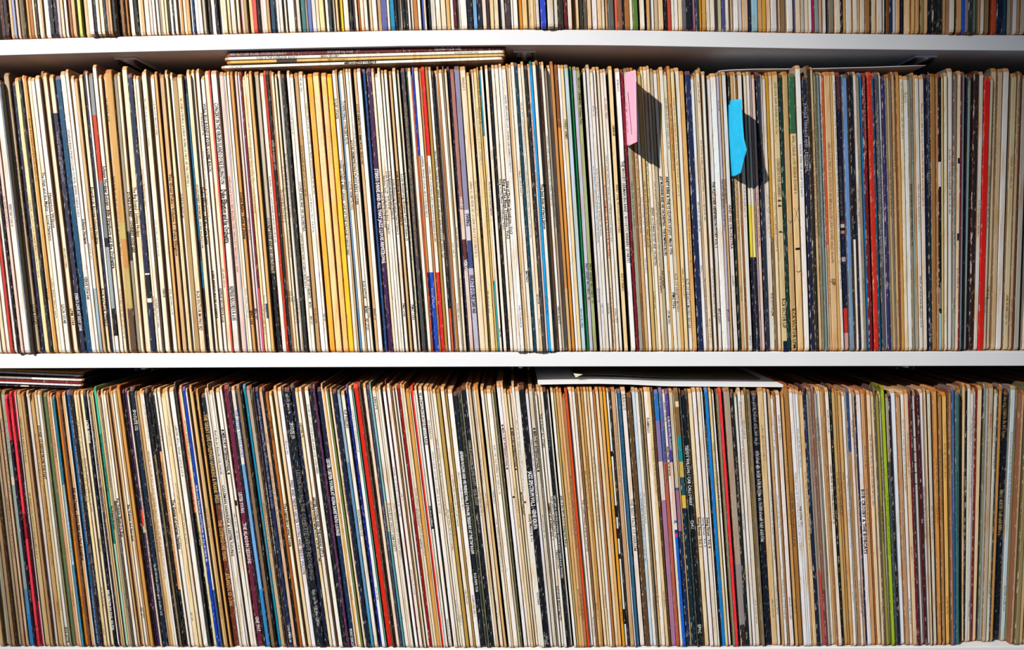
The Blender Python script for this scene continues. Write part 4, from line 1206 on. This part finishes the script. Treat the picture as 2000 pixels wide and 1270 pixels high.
def place(s, rnd):
    ymid, tab = LEAN[s.row]
    xm = (s.x0 + s.x1) / 2
    edge = EDGE_TOP[s.row]
    ybot = interp(edge, xm + interp(tab, xm) * 220) - 0.8
    ytop = interp(TOPS[s.row], xm) + rnd.gauss(0, 4.6)
    key = (s.row, int(s.x0))
    if HEIGHT_FIX.get(key):
        ytop = HEIGHT_FIX[key]
    if s.row == 'mid' and 428 < xm - 28 < 985:
        ytop = max(ytop, interp(FLAT_LIMIT['mid'], xm - 28) + 1.0)
    if s.row == 'mid' and 1400 < xm < 1830:
        ytop = max(ytop, 139.0) if not HEIGHT_FIX.get(key) else ytop
    if s.row == 'low' and xm < 215:
        ytop = max(ytop, 764.5)
    if s.row == 'low' and 1062 < xm < 1545:
        ytop = max(ytop, 758.5)
    s.recess = abs(rnd.gauss(0, 0.0019)) + 0.0003
    for a, b in OVERHANG[s.row]:
        if a < xm < b:
            s.recess = -0.003 - rnd.random() * 0.002
    if s.row == 'mid' and xm > 1880:
        s.recess += 0.006
    if s.row == 'low' and 1875 < xm < 1990:
        s.recess += 0.008
    jit = rnd.gauss(0, 0.0012)
    pts = []
    for x in (s.x0, s.x1):
        sl = interp(tab, x) + jit
        pts.append((unproj(x + sl * (ybot - ymid), ybot), unproj(x + sl * (ytop - ymid), ytop)))
    (bl, tl), (br, tr) = pts
    bx, tx = (bl[0] + br[0]) / 2, (tl[0] + tr[0]) / 2
    s.wb = max(abs(br[0] - bl[0]), 0.0009)
    s.wt = max(abs(tr[0] - tl[0]), 0.0009)
    zb = board_z(s.row, bx) + 0.0002
    zt = (tl[1] + tr[1]) / 2
    s.th = math.atan2(tx - bx, zt - zb)
    s.h = math.hypot(tx - bx, zt - zb)
    s.base = (bx, s.recess, zb + abs(math.sin(s.th)) * s.wb / 2)
    s.ybot, s.ytop = ybot, ytop
    s.area = (s.x1 - s.x0) * (ybot - max(ytop, 0))


def zloc(s, y):
    return s.h * (y - s.ybot) / (s.ytop - s.ybot)


def sleeve_geo(s, rnd, stations=9):
    """a closed sleeve: rounded spine in front, covers, worn corners; local x across, y back, z up"""
    zs = sorted({0.0, 0.0018, 0.0045, s.h - 0.0045, s.h - 0.0018, s.h}
                | {s.h * k / stations for k in range(1, stations)}
                | {min(max(zloc(s, y), 0.006), s.h - 0.006) for _, y in s.segs[:-1]})
    vs, fs, cs, us = [], [], [], []
    cover = albedo(mixc(hexrgb(rnd.choice(COVERS)), s.segs[0][0], 0.25))
    n = 8
    slim = rnd.choice((0.975, 0.96, 0.94, 0.91, 0.87))
    bow = rnd.gauss(0, 0.00016)
    for z in zs:
        t = z / s.h
        w = (s.wb + (s.wt - s.wb) * t) * slim
        dx = bow * math.sin(math.pi * t) + rnd.gauss(0, 0.00003)
        h = w / 2
        ins = 0.0
        if z < 0.0005 or z > s.h - 0.0005:
            ins = 0.0022
        elif z < 0.0022 or z > s.h - 0.0022:
            ins = 0.0007
        j1, j2 = rnd.uniform(-.05, .05), rnd.uniform(-.05, .05)
        r = min(0.0011, h * 0.6)
        nar = 1.0 - ins * 90
        for (px, py) in ((-1, REC_DEPTH - ins), (-1, r * 1.6 + ins), (-0.93, r * 0.5 + ins), (-0.76 + j1, ins), (0.76 + j2, ins),
                         (0.93, r * 0.5 + ins), (1, r * 1.6 + ins), (1, REC_DEPTH - ins)):
            vs.append((px * h * (nar if abs(px) <= 0.95 else 1.0) + dx, py, z))
    for k in range(len(zs) - 1):
        zm = (zs[k] + zs[k + 1]) / 2
        col = s.segs[-1][0]
        for c, y in s.segs:
            if zm > zloc(s, y):
                col = c
                break
        base = albedo(col)
        L = lum(col)
        edge = tuple(p * q for p, q in zip(base, (0.50, 0.27, 0.11))) if L > 120 else mixc(base, BROWN, 0.15)  # worn brown fold, darkened further as painted shade beside the gap
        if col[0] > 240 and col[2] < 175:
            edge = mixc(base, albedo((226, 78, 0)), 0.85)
        if zs[k + 1] > s.h - 0.003 or zs[k] < 0.0005:
            base = tuple(p * q for p, q in zip(base, (0.74, 0.44, 0.20))) if L > 110 else mixc(base, KRAFT_TOP, 0.25)
        side = mixc(base, cover, 0.8)  # side taken mostly to the cover colour, painting the gap's shade
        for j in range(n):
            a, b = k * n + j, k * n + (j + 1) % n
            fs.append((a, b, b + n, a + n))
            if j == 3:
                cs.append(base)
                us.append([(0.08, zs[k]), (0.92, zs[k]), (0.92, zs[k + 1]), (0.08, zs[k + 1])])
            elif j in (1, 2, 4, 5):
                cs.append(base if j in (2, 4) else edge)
                u0, u1 = {1: (0, 0), 2: (0, .08), 4: (.92, 1), 5: (1, 1)}[j]
                us.append([(u0, zs[k]), (u1, zs[k]), (u1, zs[k + 1]), (u0, zs[k + 1])])
            else:
                cs.append(side if j in (0, 6) else cover)
                us.append([(0.5, zs[k])] * 4)
    fs.append(tuple(range(n))[::-1])
    e = (len(zs) - 1) * n
    fs.append(tuple(range(e, e + n)))
    topc = tuple(p * q for p, q in zip(mixc(albedo(s.segs[0][0]), KRAFT_TOP, 0.3), (0.7, 0.45, 0.24)))
    cs += [topc, topc]
    us += [[(0.5, 0)] * n] * 2
    return vs, fs, cs, us


def spine_ink(s, rnd):
    """[(name, Ink)] for every line of print on a spine"""
    out = []
    for (y0, y1, code, bold, body) in s.texts:
        ink = Ink()
        za, zb = zloc(s, y0), zloc(s, y1)
        zm = (za + zb) / 2
        ground = s.segs[-1][0]
        for c, y in s.segs:
            if zm > zloc(s, y):
                ground = c
                break
        if code:
            c = albedo(hexrgb(code))
        else:
            c = albedo((26, 22, 24)) if lum(ground) > 105 else albedo((226, 220, 208))
        w = s.wb + (s.wt - s.wb) * zm / s.h
        name = 'title_lettering' if zm > s.h * 0.30 else 'catalogue_lettering'
        if body == '^':
            name = 'brush_mark'
            for sg_ in (-1, 1):
                b = len(ink.v)
                ww = w * 0.36
                tk = 0.0007
                ink.v += [(sg_ * ww, -0.00022, za), (sg_ * ww, -0.00022, za - tk), (0, -0.00022, zb), (0, -0.00022, zb + tk)]
                ink.f.append((b, b + 1, b + 2, b + 3) if sg_ < 0 else (b + 3, b + 2, b + 1, b))
                ink.c.append(c)
        elif body and set(body) <= {'#'}:
            m = len(body)
            name = 'brush_mark'
            for k in range(m):
                ww = w * 0.66
                ink.quad(-ww / 2, ww / 2 if k == 0 else ww / 5, zb + (za - zb) * k / m, zb + (za - zb) * (k + 0.7) / m, -0.00022, c)
        else:
            txt = body.replace('~', '').strip()
            if txt:
                ink.text(txt, za, zb, 0.0, w * (0.72 if bold else 0.64), -0.00022, c, bold)
            else:
                ink.tiny(za, zb, 0.0, w * (0.66 if bold else 0.56), -0.00022, c, rnd, bold)
        if ink.f:
            out.append((name, ink))
    return out


def add_small_print(rows, lo, hi, rr):
    """nearly every pale spine carries a line of print too fine to read"""
    for s in rows:
        if not s.texts and s.x1 - s.x0 > 3.8 and lum(s.segs[0][0]) > 120 and len(s.segs) == 1 and rr.random() < 0.62:
            a = lo + rr.random() * 0.45 * (hi - lo)
            s.texts.append((a, a + rr.uniform(0.12, 0.34) * (hi - lo), rr.choice(('', 'd', 'q', 'q', 'd')), False, '~'))
            if rr.random() < 0.5:
                c = lo + rr.uniform(0.76, 0.84) * (hi - lo)
                s.texts.append((c, c + rr.uniform(0.05, 0.12) * (hi - lo), '', False, '~'))


MID = parse(DATA_MID, 'mid')
LOW = parse(DATA_LOW, 'low')
TOP = parse('\n'.join(q for q in DATA_TOP.replace('\n', '').split(',') if q), 'top')
add_small_print(MID, 150, 680, random.Random(21))
add_small_print(LOW, 775, 1258, random.Random(22))
used_n, used_b = set(), set()
for s in MID + LOW:
    for t in s.texts:
        (used_b if t[3] else used_n).update(t[4].replace('~', ''))
STACK_TEXT = 'GOLD & THE DIXIELAND BANDSBING CROSBYAMERICAN JAZZ PICK YOURSELF UPSTEREO MONO'
used_n.update(STACK_TEXT)
prepare_glyphs(sorted(used_n), 0.006)
prepare_glyphs(sorted(used_b), 0.022)

# a few more sleeves carry each row on past the edge of the frame
rnd = random.Random(11)
EXTRA = []
for row in ('mid', 'low', 'top'):
    x = 2014.0
    while x < 2230:
        w = rnd.uniform(6, 10)
        EXTRA += parse('%.1f %.1f %s' % (x, x + w - 0.4, rnd.choice('wwccittgLBknGoh')), row)
        x += w

rnd = random.Random(5)
for s in MID + LOW + TOP + EXTRA:
    place(s, rnd)


# ------------------------------------------------ labels that single out each sleeve
def colour_name(c):
    r, g, b = c
    mx, mn = max(c), min(c)
    L, sat = lum(c), (mx - mn) / max(mx, 1)
    if L < 34:
        return 'black'
    if sat < 0.10:
        return 'white' if L > 215 else 'light grey' if L > 160 else 'grey' if L > 90 else 'dark grey'
    if r >= g >= b - 8:
        if L > 222:
            return 'off-white'
        if L > 196:
            return 'cream' if sat < 0.30 else 'yellowed cream'
        if L > 150:
            return 'beige' if sat < 0.30 else 'tan'
        if r - g > 90 and r > 150:
            return 'red' if g < 70 else 'orange'
        if L > 100:
            return 'greyish brown' if sat < 0.35 else 'brown'
        return 'dark brown' if r - g < 50 else 'dark red'
    if r > g and r > b:
        return 'pinkish' if L > 150 else 'dark red' if L < 90 else 'red'
    if b >= r and b >= g - 6:
        return 'pale lilac' if (L > 170 and r > g) else 'pale blue' if L > 170 else 'blue' if L > 80 else 'dark blue'
    return 'pale green' if L > 160 else 'green' if L > 70 else 'dark green'


def ordinal(k):
    return {1: 'first', 2: 'second', 3: 'third', 4: 'fourth', 5: 'fifth', 6: 'sixth', 7: 'seventh', 8: 'eighth', 9: 'ninth',
            10: 'tenth', 11: 'eleventh', 12: 'twelfth', 13: 'thirteenth', 14: 'fourteenth'}.get(k, str(k) + 'th')


def label_row(rowlist, shelf):
    marks = [k for k, s in enumerate(rowlist) if s.mark and 0 <= s.x1]
    for k, s in enumerate(rowlist):
        if s.mark:
            t = s.mark
            if 'lower row' not in t:
                t = t + ', ' + shelf
            s.label = t
            continue
        m = min(marks, key=lambda q: (abs(q - k), q))
        side = 'right' if k > m else 'left'
        name = colour_name(s.segs[0][0])
        ref = rowlist[m].mark
        ref = ref.split(',')[0]
        words = ref.split()
        head = '%s sleeve, %s %s of the ' % (name, ordinal(abs(k - m)), side)
        room = 16 - len(re.findall(r"[A-Za-z0-9][A-Za-z0-9'-]*", head))
        n = len(re.findall(r"[A-Za-z0-9][A-Za-z0-9'-]*", ref))
        if n > room:
            while len(words) > room or words[-1] in ('at', 'the', 'in', 'a', 'an', 'of', 'with', 'and', 'beside', 'next', 'to', 'between', 'two', 'left', 'among', 'near', 'its', 'bold'):
                words.pop()
            ref = ' '.join(words)
        s.label = head + ref + (', ' + shelf if n + 2 <= room else '')


label_row(MID, 'middle shelf')
label_row(LOW, 'bottom shelf')
seen = {}
for s in MID + LOW:
    if s.label in seen:
        print('LABEL TWICE', s.label)
    seen[s.label] = 1

# the 300 sleeves that show largest are things of their own, the thinner ones and the cut-off top row are one mass
allrec = [s for s in MID + LOW if s.x1 > 2 and s.x0 < 1999]
marked = [s for s in allrec if s.mark]
rest = sorted((s for s in allrec if not s.mark), key=lambda s: -s.area)
OWN = set(id(s) for s in marked) | set(id(s) for s in rest[:302 - len(marked)])
rnd = random.Random(3)
mass = ([], [], [], [])
mass_ink = Ink()
for s in MID + LOW + TOP + EXTRA:
    geo = sleeve_geo(s, rnd)
    ink = spine_ink(s, rnd)
    if id(s) in OWN:
        o = make_obj('record_sleeve', *geo[:2], M_CARD, None, geo[2], geo[3])
        o.location = s.base
        o.rotation_euler = (0, s.th, 0)
        tag(o, s.label, 'record', 'records standing on the ' + ('middle' if s.row == 'mid' else 'bottom') + ' shelf')
        for nm, k in ink:
            make_obj(nm, k.v, k.f, M_INK, o, k.c)
    else:
        M = Matrix.Translation(s.base) @ Matrix.Rotation(s.th, 4, 'Y')
        b = len(mass[0])
        mass[0].extend(tuple(M @ Vector(v)) for v in geo[0])
        mass[1].extend(tuple(b + q for q in f) for f in geo[1])
        mass[2].extend(geo[2])
        mass[3].extend(geo[3])
        for nm, k in ink:
            b = len(mass_ink.v)
            mass_ink.v.extend(tuple(M @ Vector(v)) for v in k.v)
            mass_ink.f.extend(tuple(b + q for q in f) for f in k.f)
            mass_ink.c.extend(k.c)
o = make_obj('record_sleeves', mass[0], mass[1], M_CARD, None, mass[2], mass[3])
tag(o, 'thin record sleeves between the wider ones and the cut-off row along the top', 'record', None, 'stuff')
li = make_obj('spine_lettering', mass_ink.v, mass_ink.f, M_INK, o, mass_ink.c)
li['kind'] = 'stuff'


# ---------------------------------------------------------------- flat stacks
def flat_sleeve(xl, yl, xr, yr, thick_px, colour, texts, y, label, group, end=None):
    """a sleeve lying on its side, its spine to the front; pixel points are the middle of its two spine ends"""
    a = unproj(xl, yl, y)
    b = unproj(xr, yr, y)
    s = Sleeve()
    s.row = 'flat'
    s.wb = s.wt = thick_px * (DIST + y) / F_PX
    s.h = math.hypot(b[0] - a[0], b[1] - a[1])
    s.segs = colour
    s.ybot, s.ytop = xr, xl                      # along the spine the pixel runs from right to left
    s.texts = texts
    rr = random.Random(int(xl * 7 + yl))
    geo = sleeve_geo(s, rr)
    if end:
        geo[2][-1] = geo[2][-2] = albedo(hexrgb(end))  # both end faces get a dark colour as painted shade
    o = make_obj('record_sleeve', *geo[:2], M_CARD, None, geo[2], geo[3])
    o.location = (b[0], y, b[1])
    ang = math.atan2(b[1] - a[1], b[0] - a[0])
    o.rotation_euler = (0, -math.pi / 2 - ang, 0)
    tag(o, label, 'record', group)
    for nm, k in spine_ink(s, rr):
        make_obj(nm, k.v, k.f, M_INK, o, k.c)
    return o


def sg(*a):
    return [(hexrgb(c), y) for c, y in a]


G1 = 'records lying flat on the middle row'
flat_sleeve(441, 107.0, 988, 91.8, 9.6, sg(('#641C1E', 9999)), [(450, 560, 'L', False, '~'), (640, 690, 'L', False, '~'), (850, 900, 'w', True, '~')], 0.004,
            'scuffed maroon record sleeve lying on top of the flat stack, middle shelf', G1)
flat_sleeve(438, 114.9, 986, 100.6, 6.4, sg(('w', 9999)), [(500, 580, 'q', False, 'GOLD & THE DIXIELAND BANDS'), (627, 662, '', False, 'BING CROSBY'), (888, 935, 'q', False, '~')], 0.002,
            'white record sleeve lying flat directly below the maroon one', G1)
flat_sleeve(442, 122.0, 987, 106.8, 6.0, sg(('#E8B458', 540), ('#3A2C28', 580), ('#E4BC6C', 9999)), [(640, 680, 'd', False, '~')], 0.003,
            'ochre yellow record sleeve lying flat between two white ones', G1)
flat_sleeve(431, 131.3, 983, 113.6, 6.4, sg(('#F0F0E8', 9999)), [(449, 474, '', False, '~'), (672, 735, '', True, 'AMERICAN JAZZ PICK YOURSELF UP')], 0.003,
            'lowest white record sleeve of the flat stack, resting on the standing records', G1)

G2 = 'records lying flat on the bottom row'
for xr, yl, yr, th, c, dy, lab in (
        (163, 722.3, 729.3, 3.4, sg(('#D89A34', 9999)), 0.012, 'topmost ochre sleeve of the flat stack at lower left'),
        (160, 727.2, 734.2, 4.2, sg(('#E8E6F0', 9999)), 0.012, 'pale lilac-white sleeve, second from top of the lower flat stack'),
        (158, 732.0, 738.6, 4.0, sg(('#123040', 60), ('#1C1828', 9999)), 0.014, 'dark blue sleeve, third from top of the lower flat stack'),
        (162, 737.2, 743.0, 4.6, sg(('#A89A90', 62), ('#F6F0E8', 9999)), 0.011, 'taupe and white sleeve in the middle of the lower flat stack'),
        (160, 742.6, 748.2, 4.4, sg(('#7C1420', 9999)), 0.012, 'crimson sleeve, third from bottom of the lower flat stack'),
        (160, 747.6, 753.2, 4.2, sg(('#ECE4E8', 9999)), 0.011, 'white sleeve, second from bottom of the lower flat stack'),
        (157, 752.3, 757.6, 3.8, sg(('#201C30', 40), ('#D8D0C4', 56), ('#1C1C2C', 9999)), 0.013, 'blackish sleeve at the bottom of the lower flat stack')):
    xl = xr - 533.0
    flat_sleeve(xl, yl - (yr - yl) * (-xl) / xr * 1.0, xr, yr, th, c, [], dy, lab, G2, '#1A1C26')  # dark end colour stands in for shade at the stack's right side


# ---------------------------------------------------------------- loose paper
def sheet(name, front, y0, depth, thick, mat, parent=None, nx=24, rise=0.0):
    """a thin sheet lying level: front edge through pixel points, running back over the records"""
    vs, fs = [], []
    xs = [front[0][0] + (front[-1][0] - front[0][0]) * k / nx for k in range(nx + 1)]
    ny = 4
    for j in range(ny + 1):
        y = y0 + depth * j / ny
        for x in xs:
            X, Z = unproj(x, interp(front, x), y0)
            vs.append((X, y, Z + rise * j / ny))
    N = len(vs)
    vs += [(x, y, z + thick) for x, y, z in vs]
    w = nx + 1
    for j in range(ny):
        for k in range(nx):
            a = j * w + k
            fs.append((a, a + w, a + w + 1, a + 1))
            fs.append((N + a, N + a + 1, N + a + w + 1, N + a + w))
    for k in range(nx):
        fs.append((k, k + 1, N + k + 1, N + k))
        a = ny * w + k
        fs.append((a + 1, a, N + a, N + a + 1))
    for j in range(ny):
        a = j * w
        fs.append((a + w, a, N + a, N + a + w))
        a = j * w + nx
        fs.append((a, a + w, N + a + w, N + a))
    return make_obj(name, vs, fs, mat, parent, smooth=False)


o = sheet('paper_sheet', [(1404, 139.5), (1425, 137.2), (1480, 135.5), (1570, 135.2), (1700, 132.0), (1808, 128.2)], 0.016, 0.21, 0.0007, M_PAPER)
tag(o, 'thin greyish-white paper sheet lying across the record tops, middle shelf right', 'paper')
o = sheet('white_card', [(1051, 751.5), (1110, 750.4), (1170, 749.8), (1230, 751.2), (1300, 754.6), (1420, 755.6), (1532, 756.4)], 0.004, 0.26, 0.0030, M_PAPER)
tag(o, 'gently bowed white card lying on the bottom row of records', 'card')
root = empty('brown_paper_bag', (0, 0, 0))
sheet('bag_panel', [(1122, 735.5), (1150, 733.2), (1200, 733.6), (1260, 737.2), (1320, 739.4), (1400, 740.6), (1485, 741.6)], 0.036, 0.20, 0.0016, M_KRAFT, root)
p = [unproj(x, y, 0.009) for x, y in ((1120, 729.6), (1138, 731.4), (1124.5, 737.6))]
vs = [(q[0], 0.009, q[1]) for q in p] + [(q[0], 0.0098, q[1]) for q in p]
make_obj('folded_corner', vs, [(0, 1, 2), (5, 4, 3), (0, 3, 4, 1), (1, 4, 5, 2), (2, 5, 3, 0)], M_CREAM, root)
tag(root, 'dark brown paper bag with a cream folded corner, lying on the white card', 'bag')


# ---------------------------------------------------------------- sticky notes
def note(rows, tip, mat, base_x):
    """rows of (pixel y, left pixel x, right pixel x); the paper comes out from between two sleeves and bends to the right"""
    vs, fs = [], []
    n = 6
    for (y, xl, xr) in rows:
        # glued strip, hidden between the sleeves
        X, Z = unproj(base_x(y), y, 0.002)
        vs.append((X, 0.012, Z))
        for k in range(n + 1):
            t = k / n
            x = xl + (xr - xl) * t
            frac = (x - base_x(y)) / 32.0
            dep = 0.0004 - tip * max(0.0, min(1.15, frac)) ** 0.85
            X, Z = unproj(x, y, dep)
            vs.append((X, dep, Z))
    N = len(vs)
    w = n + 2
    off = Vector((0.0002, 0.00012, 0))
    vs += [tuple(Vector(v) + off) for v in vs]
    R = len(rows)
    for r in range(R - 1):
        for k in range(w - 1):
            a = r * w + k
            fs.append((a, a + w, a + w + 1, a + 1))
            fs.append((N + a, N + a + 1, N + a + w + 1, N + a + w))
    for r in range(R - 1):
        for k, fl in ((0, 0), (w - 1, 1)):
            a = r * w + k
            q = (a, N + a, N + a + w, a + w)
            fs.append(q if not fl else q[::-1])
    for k in range(w - 1):
        fs.append((k, k + 1, N + k + 1, N + k))
        a = (R - 1) * w + k
        fs.append((a + 1, a, N + a, N + a + 1))
    return vs, fs


pink_base = lambda y: 1219.5 + (y - 147) * 0.042
pink_rows = [(138.5, 1235, 1241.5), (142, 1227, 1241.6), (148, 1219.8, 1241.8), (180, 1221, 1242.4), (215, 1222.3, 1243), (250, 1223.8, 1243.7), (277, 1225, 1244.6), (281, 1225.2, 1236), (285, 1225.4, 1229)]
v, f = note(pink_rows, 0.044, M_PINK, pink_base)
root = make_obj('sticky_note', v, f, M_PINK, smooth=True)
tag(root, 'pink sticky note with faint handwriting, poking out of the middle row of records', 'sticky note')


def pen(points, base_x, tip, parent, name):
    vs, fs = [], []
    for (x, y) in points:
        frac = (x - base_x(y)) / 32.0
        dep = 0.0004 - tip * max(0.0, min(1.15, frac)) ** 0.85
        X, Z = unproj(x, y, dep)
        X -= 0.0004
        dep -= 0.0003
        vs += [(X - 0.00022, dep, Z), (X + 0.00022, dep - 0.0003, Z)]
    for k in range(len(points) - 1):
        fs.append((2 * k, 2 * k + 1, 2 * k + 3, 2 * k + 2))
    return make_obj(name, vs, fs, M_PEN, parent)


pen([(1227, 180), (1229, 205), (1232, 235), (1234, 263)], pink_base, 0.044, root, 'pen_line')
for pts in ([(1221.5, 199), (1224, 203), (1222.5, 206), (1225, 209)], [(1222.5, 213), (1225.5, 219)], [(1225.5, 213), (1223, 219)],
            [(1223.5, 236), (1226.5, 240), (1224, 244), (1227, 248)], [(1224.5, 251), (1227.5, 256), (1225, 260)], [(1222.6, 226), (1226, 230)]):
    pen(pts, pink_base, 0.044, root, 'handwriting_stroke')

blue_base = lambda y: 1424.2 + max(0.0, y - 250) * 0.068
blue_rows = [(194, 1441, 1448), (199, 1434, 1448.4), (208, 1425, 1448.8), (233, 1424.4, 1450), (256, 1424.6, 1452), (271, 1425.4, 1453.2), (292, 1427, 1458.6), (302, 1427.6, 1456), (312, 1428.2, 1452.8), (326, 1429.2, 1449.6), (338, 1430, 1446.8), (342, 1430.3, 1439), (345, 1430.6, 1433)]
v, f = note(blue_rows, 0.030, M_BLUE, blue_base)
root = make_obj('sticky_note', v, f, M_BLUE, smooth=True)
tag(root, 'bright blue sticky note with a torn angular edge, poking out of the middle row', 'sticky note')
tri = []
for (x, y) in ((1446.6, 338.5), (1453.4, 310.5), (1441.5, 329)):
    frac = (x - blue_base(y)) / 32.0
    dep = 0.0004 - 0.030 * max(0.0, min(1.15, frac)) ** 0.85 - 0.0012
    X, Z = unproj(x, y, dep)
    tri.append((X, dep, Z))
vs = tri + [(a + 0.0002, b + 0.0002, c) for a, b, c in tri]
make_obj('folded_corner', vs, [(0, 2, 1), (3, 4, 5), (0, 1, 4, 3), (1, 2, 5, 4), (2, 0, 3, 5)], M_BLUE, root)
bpy.context.view_layer.update()
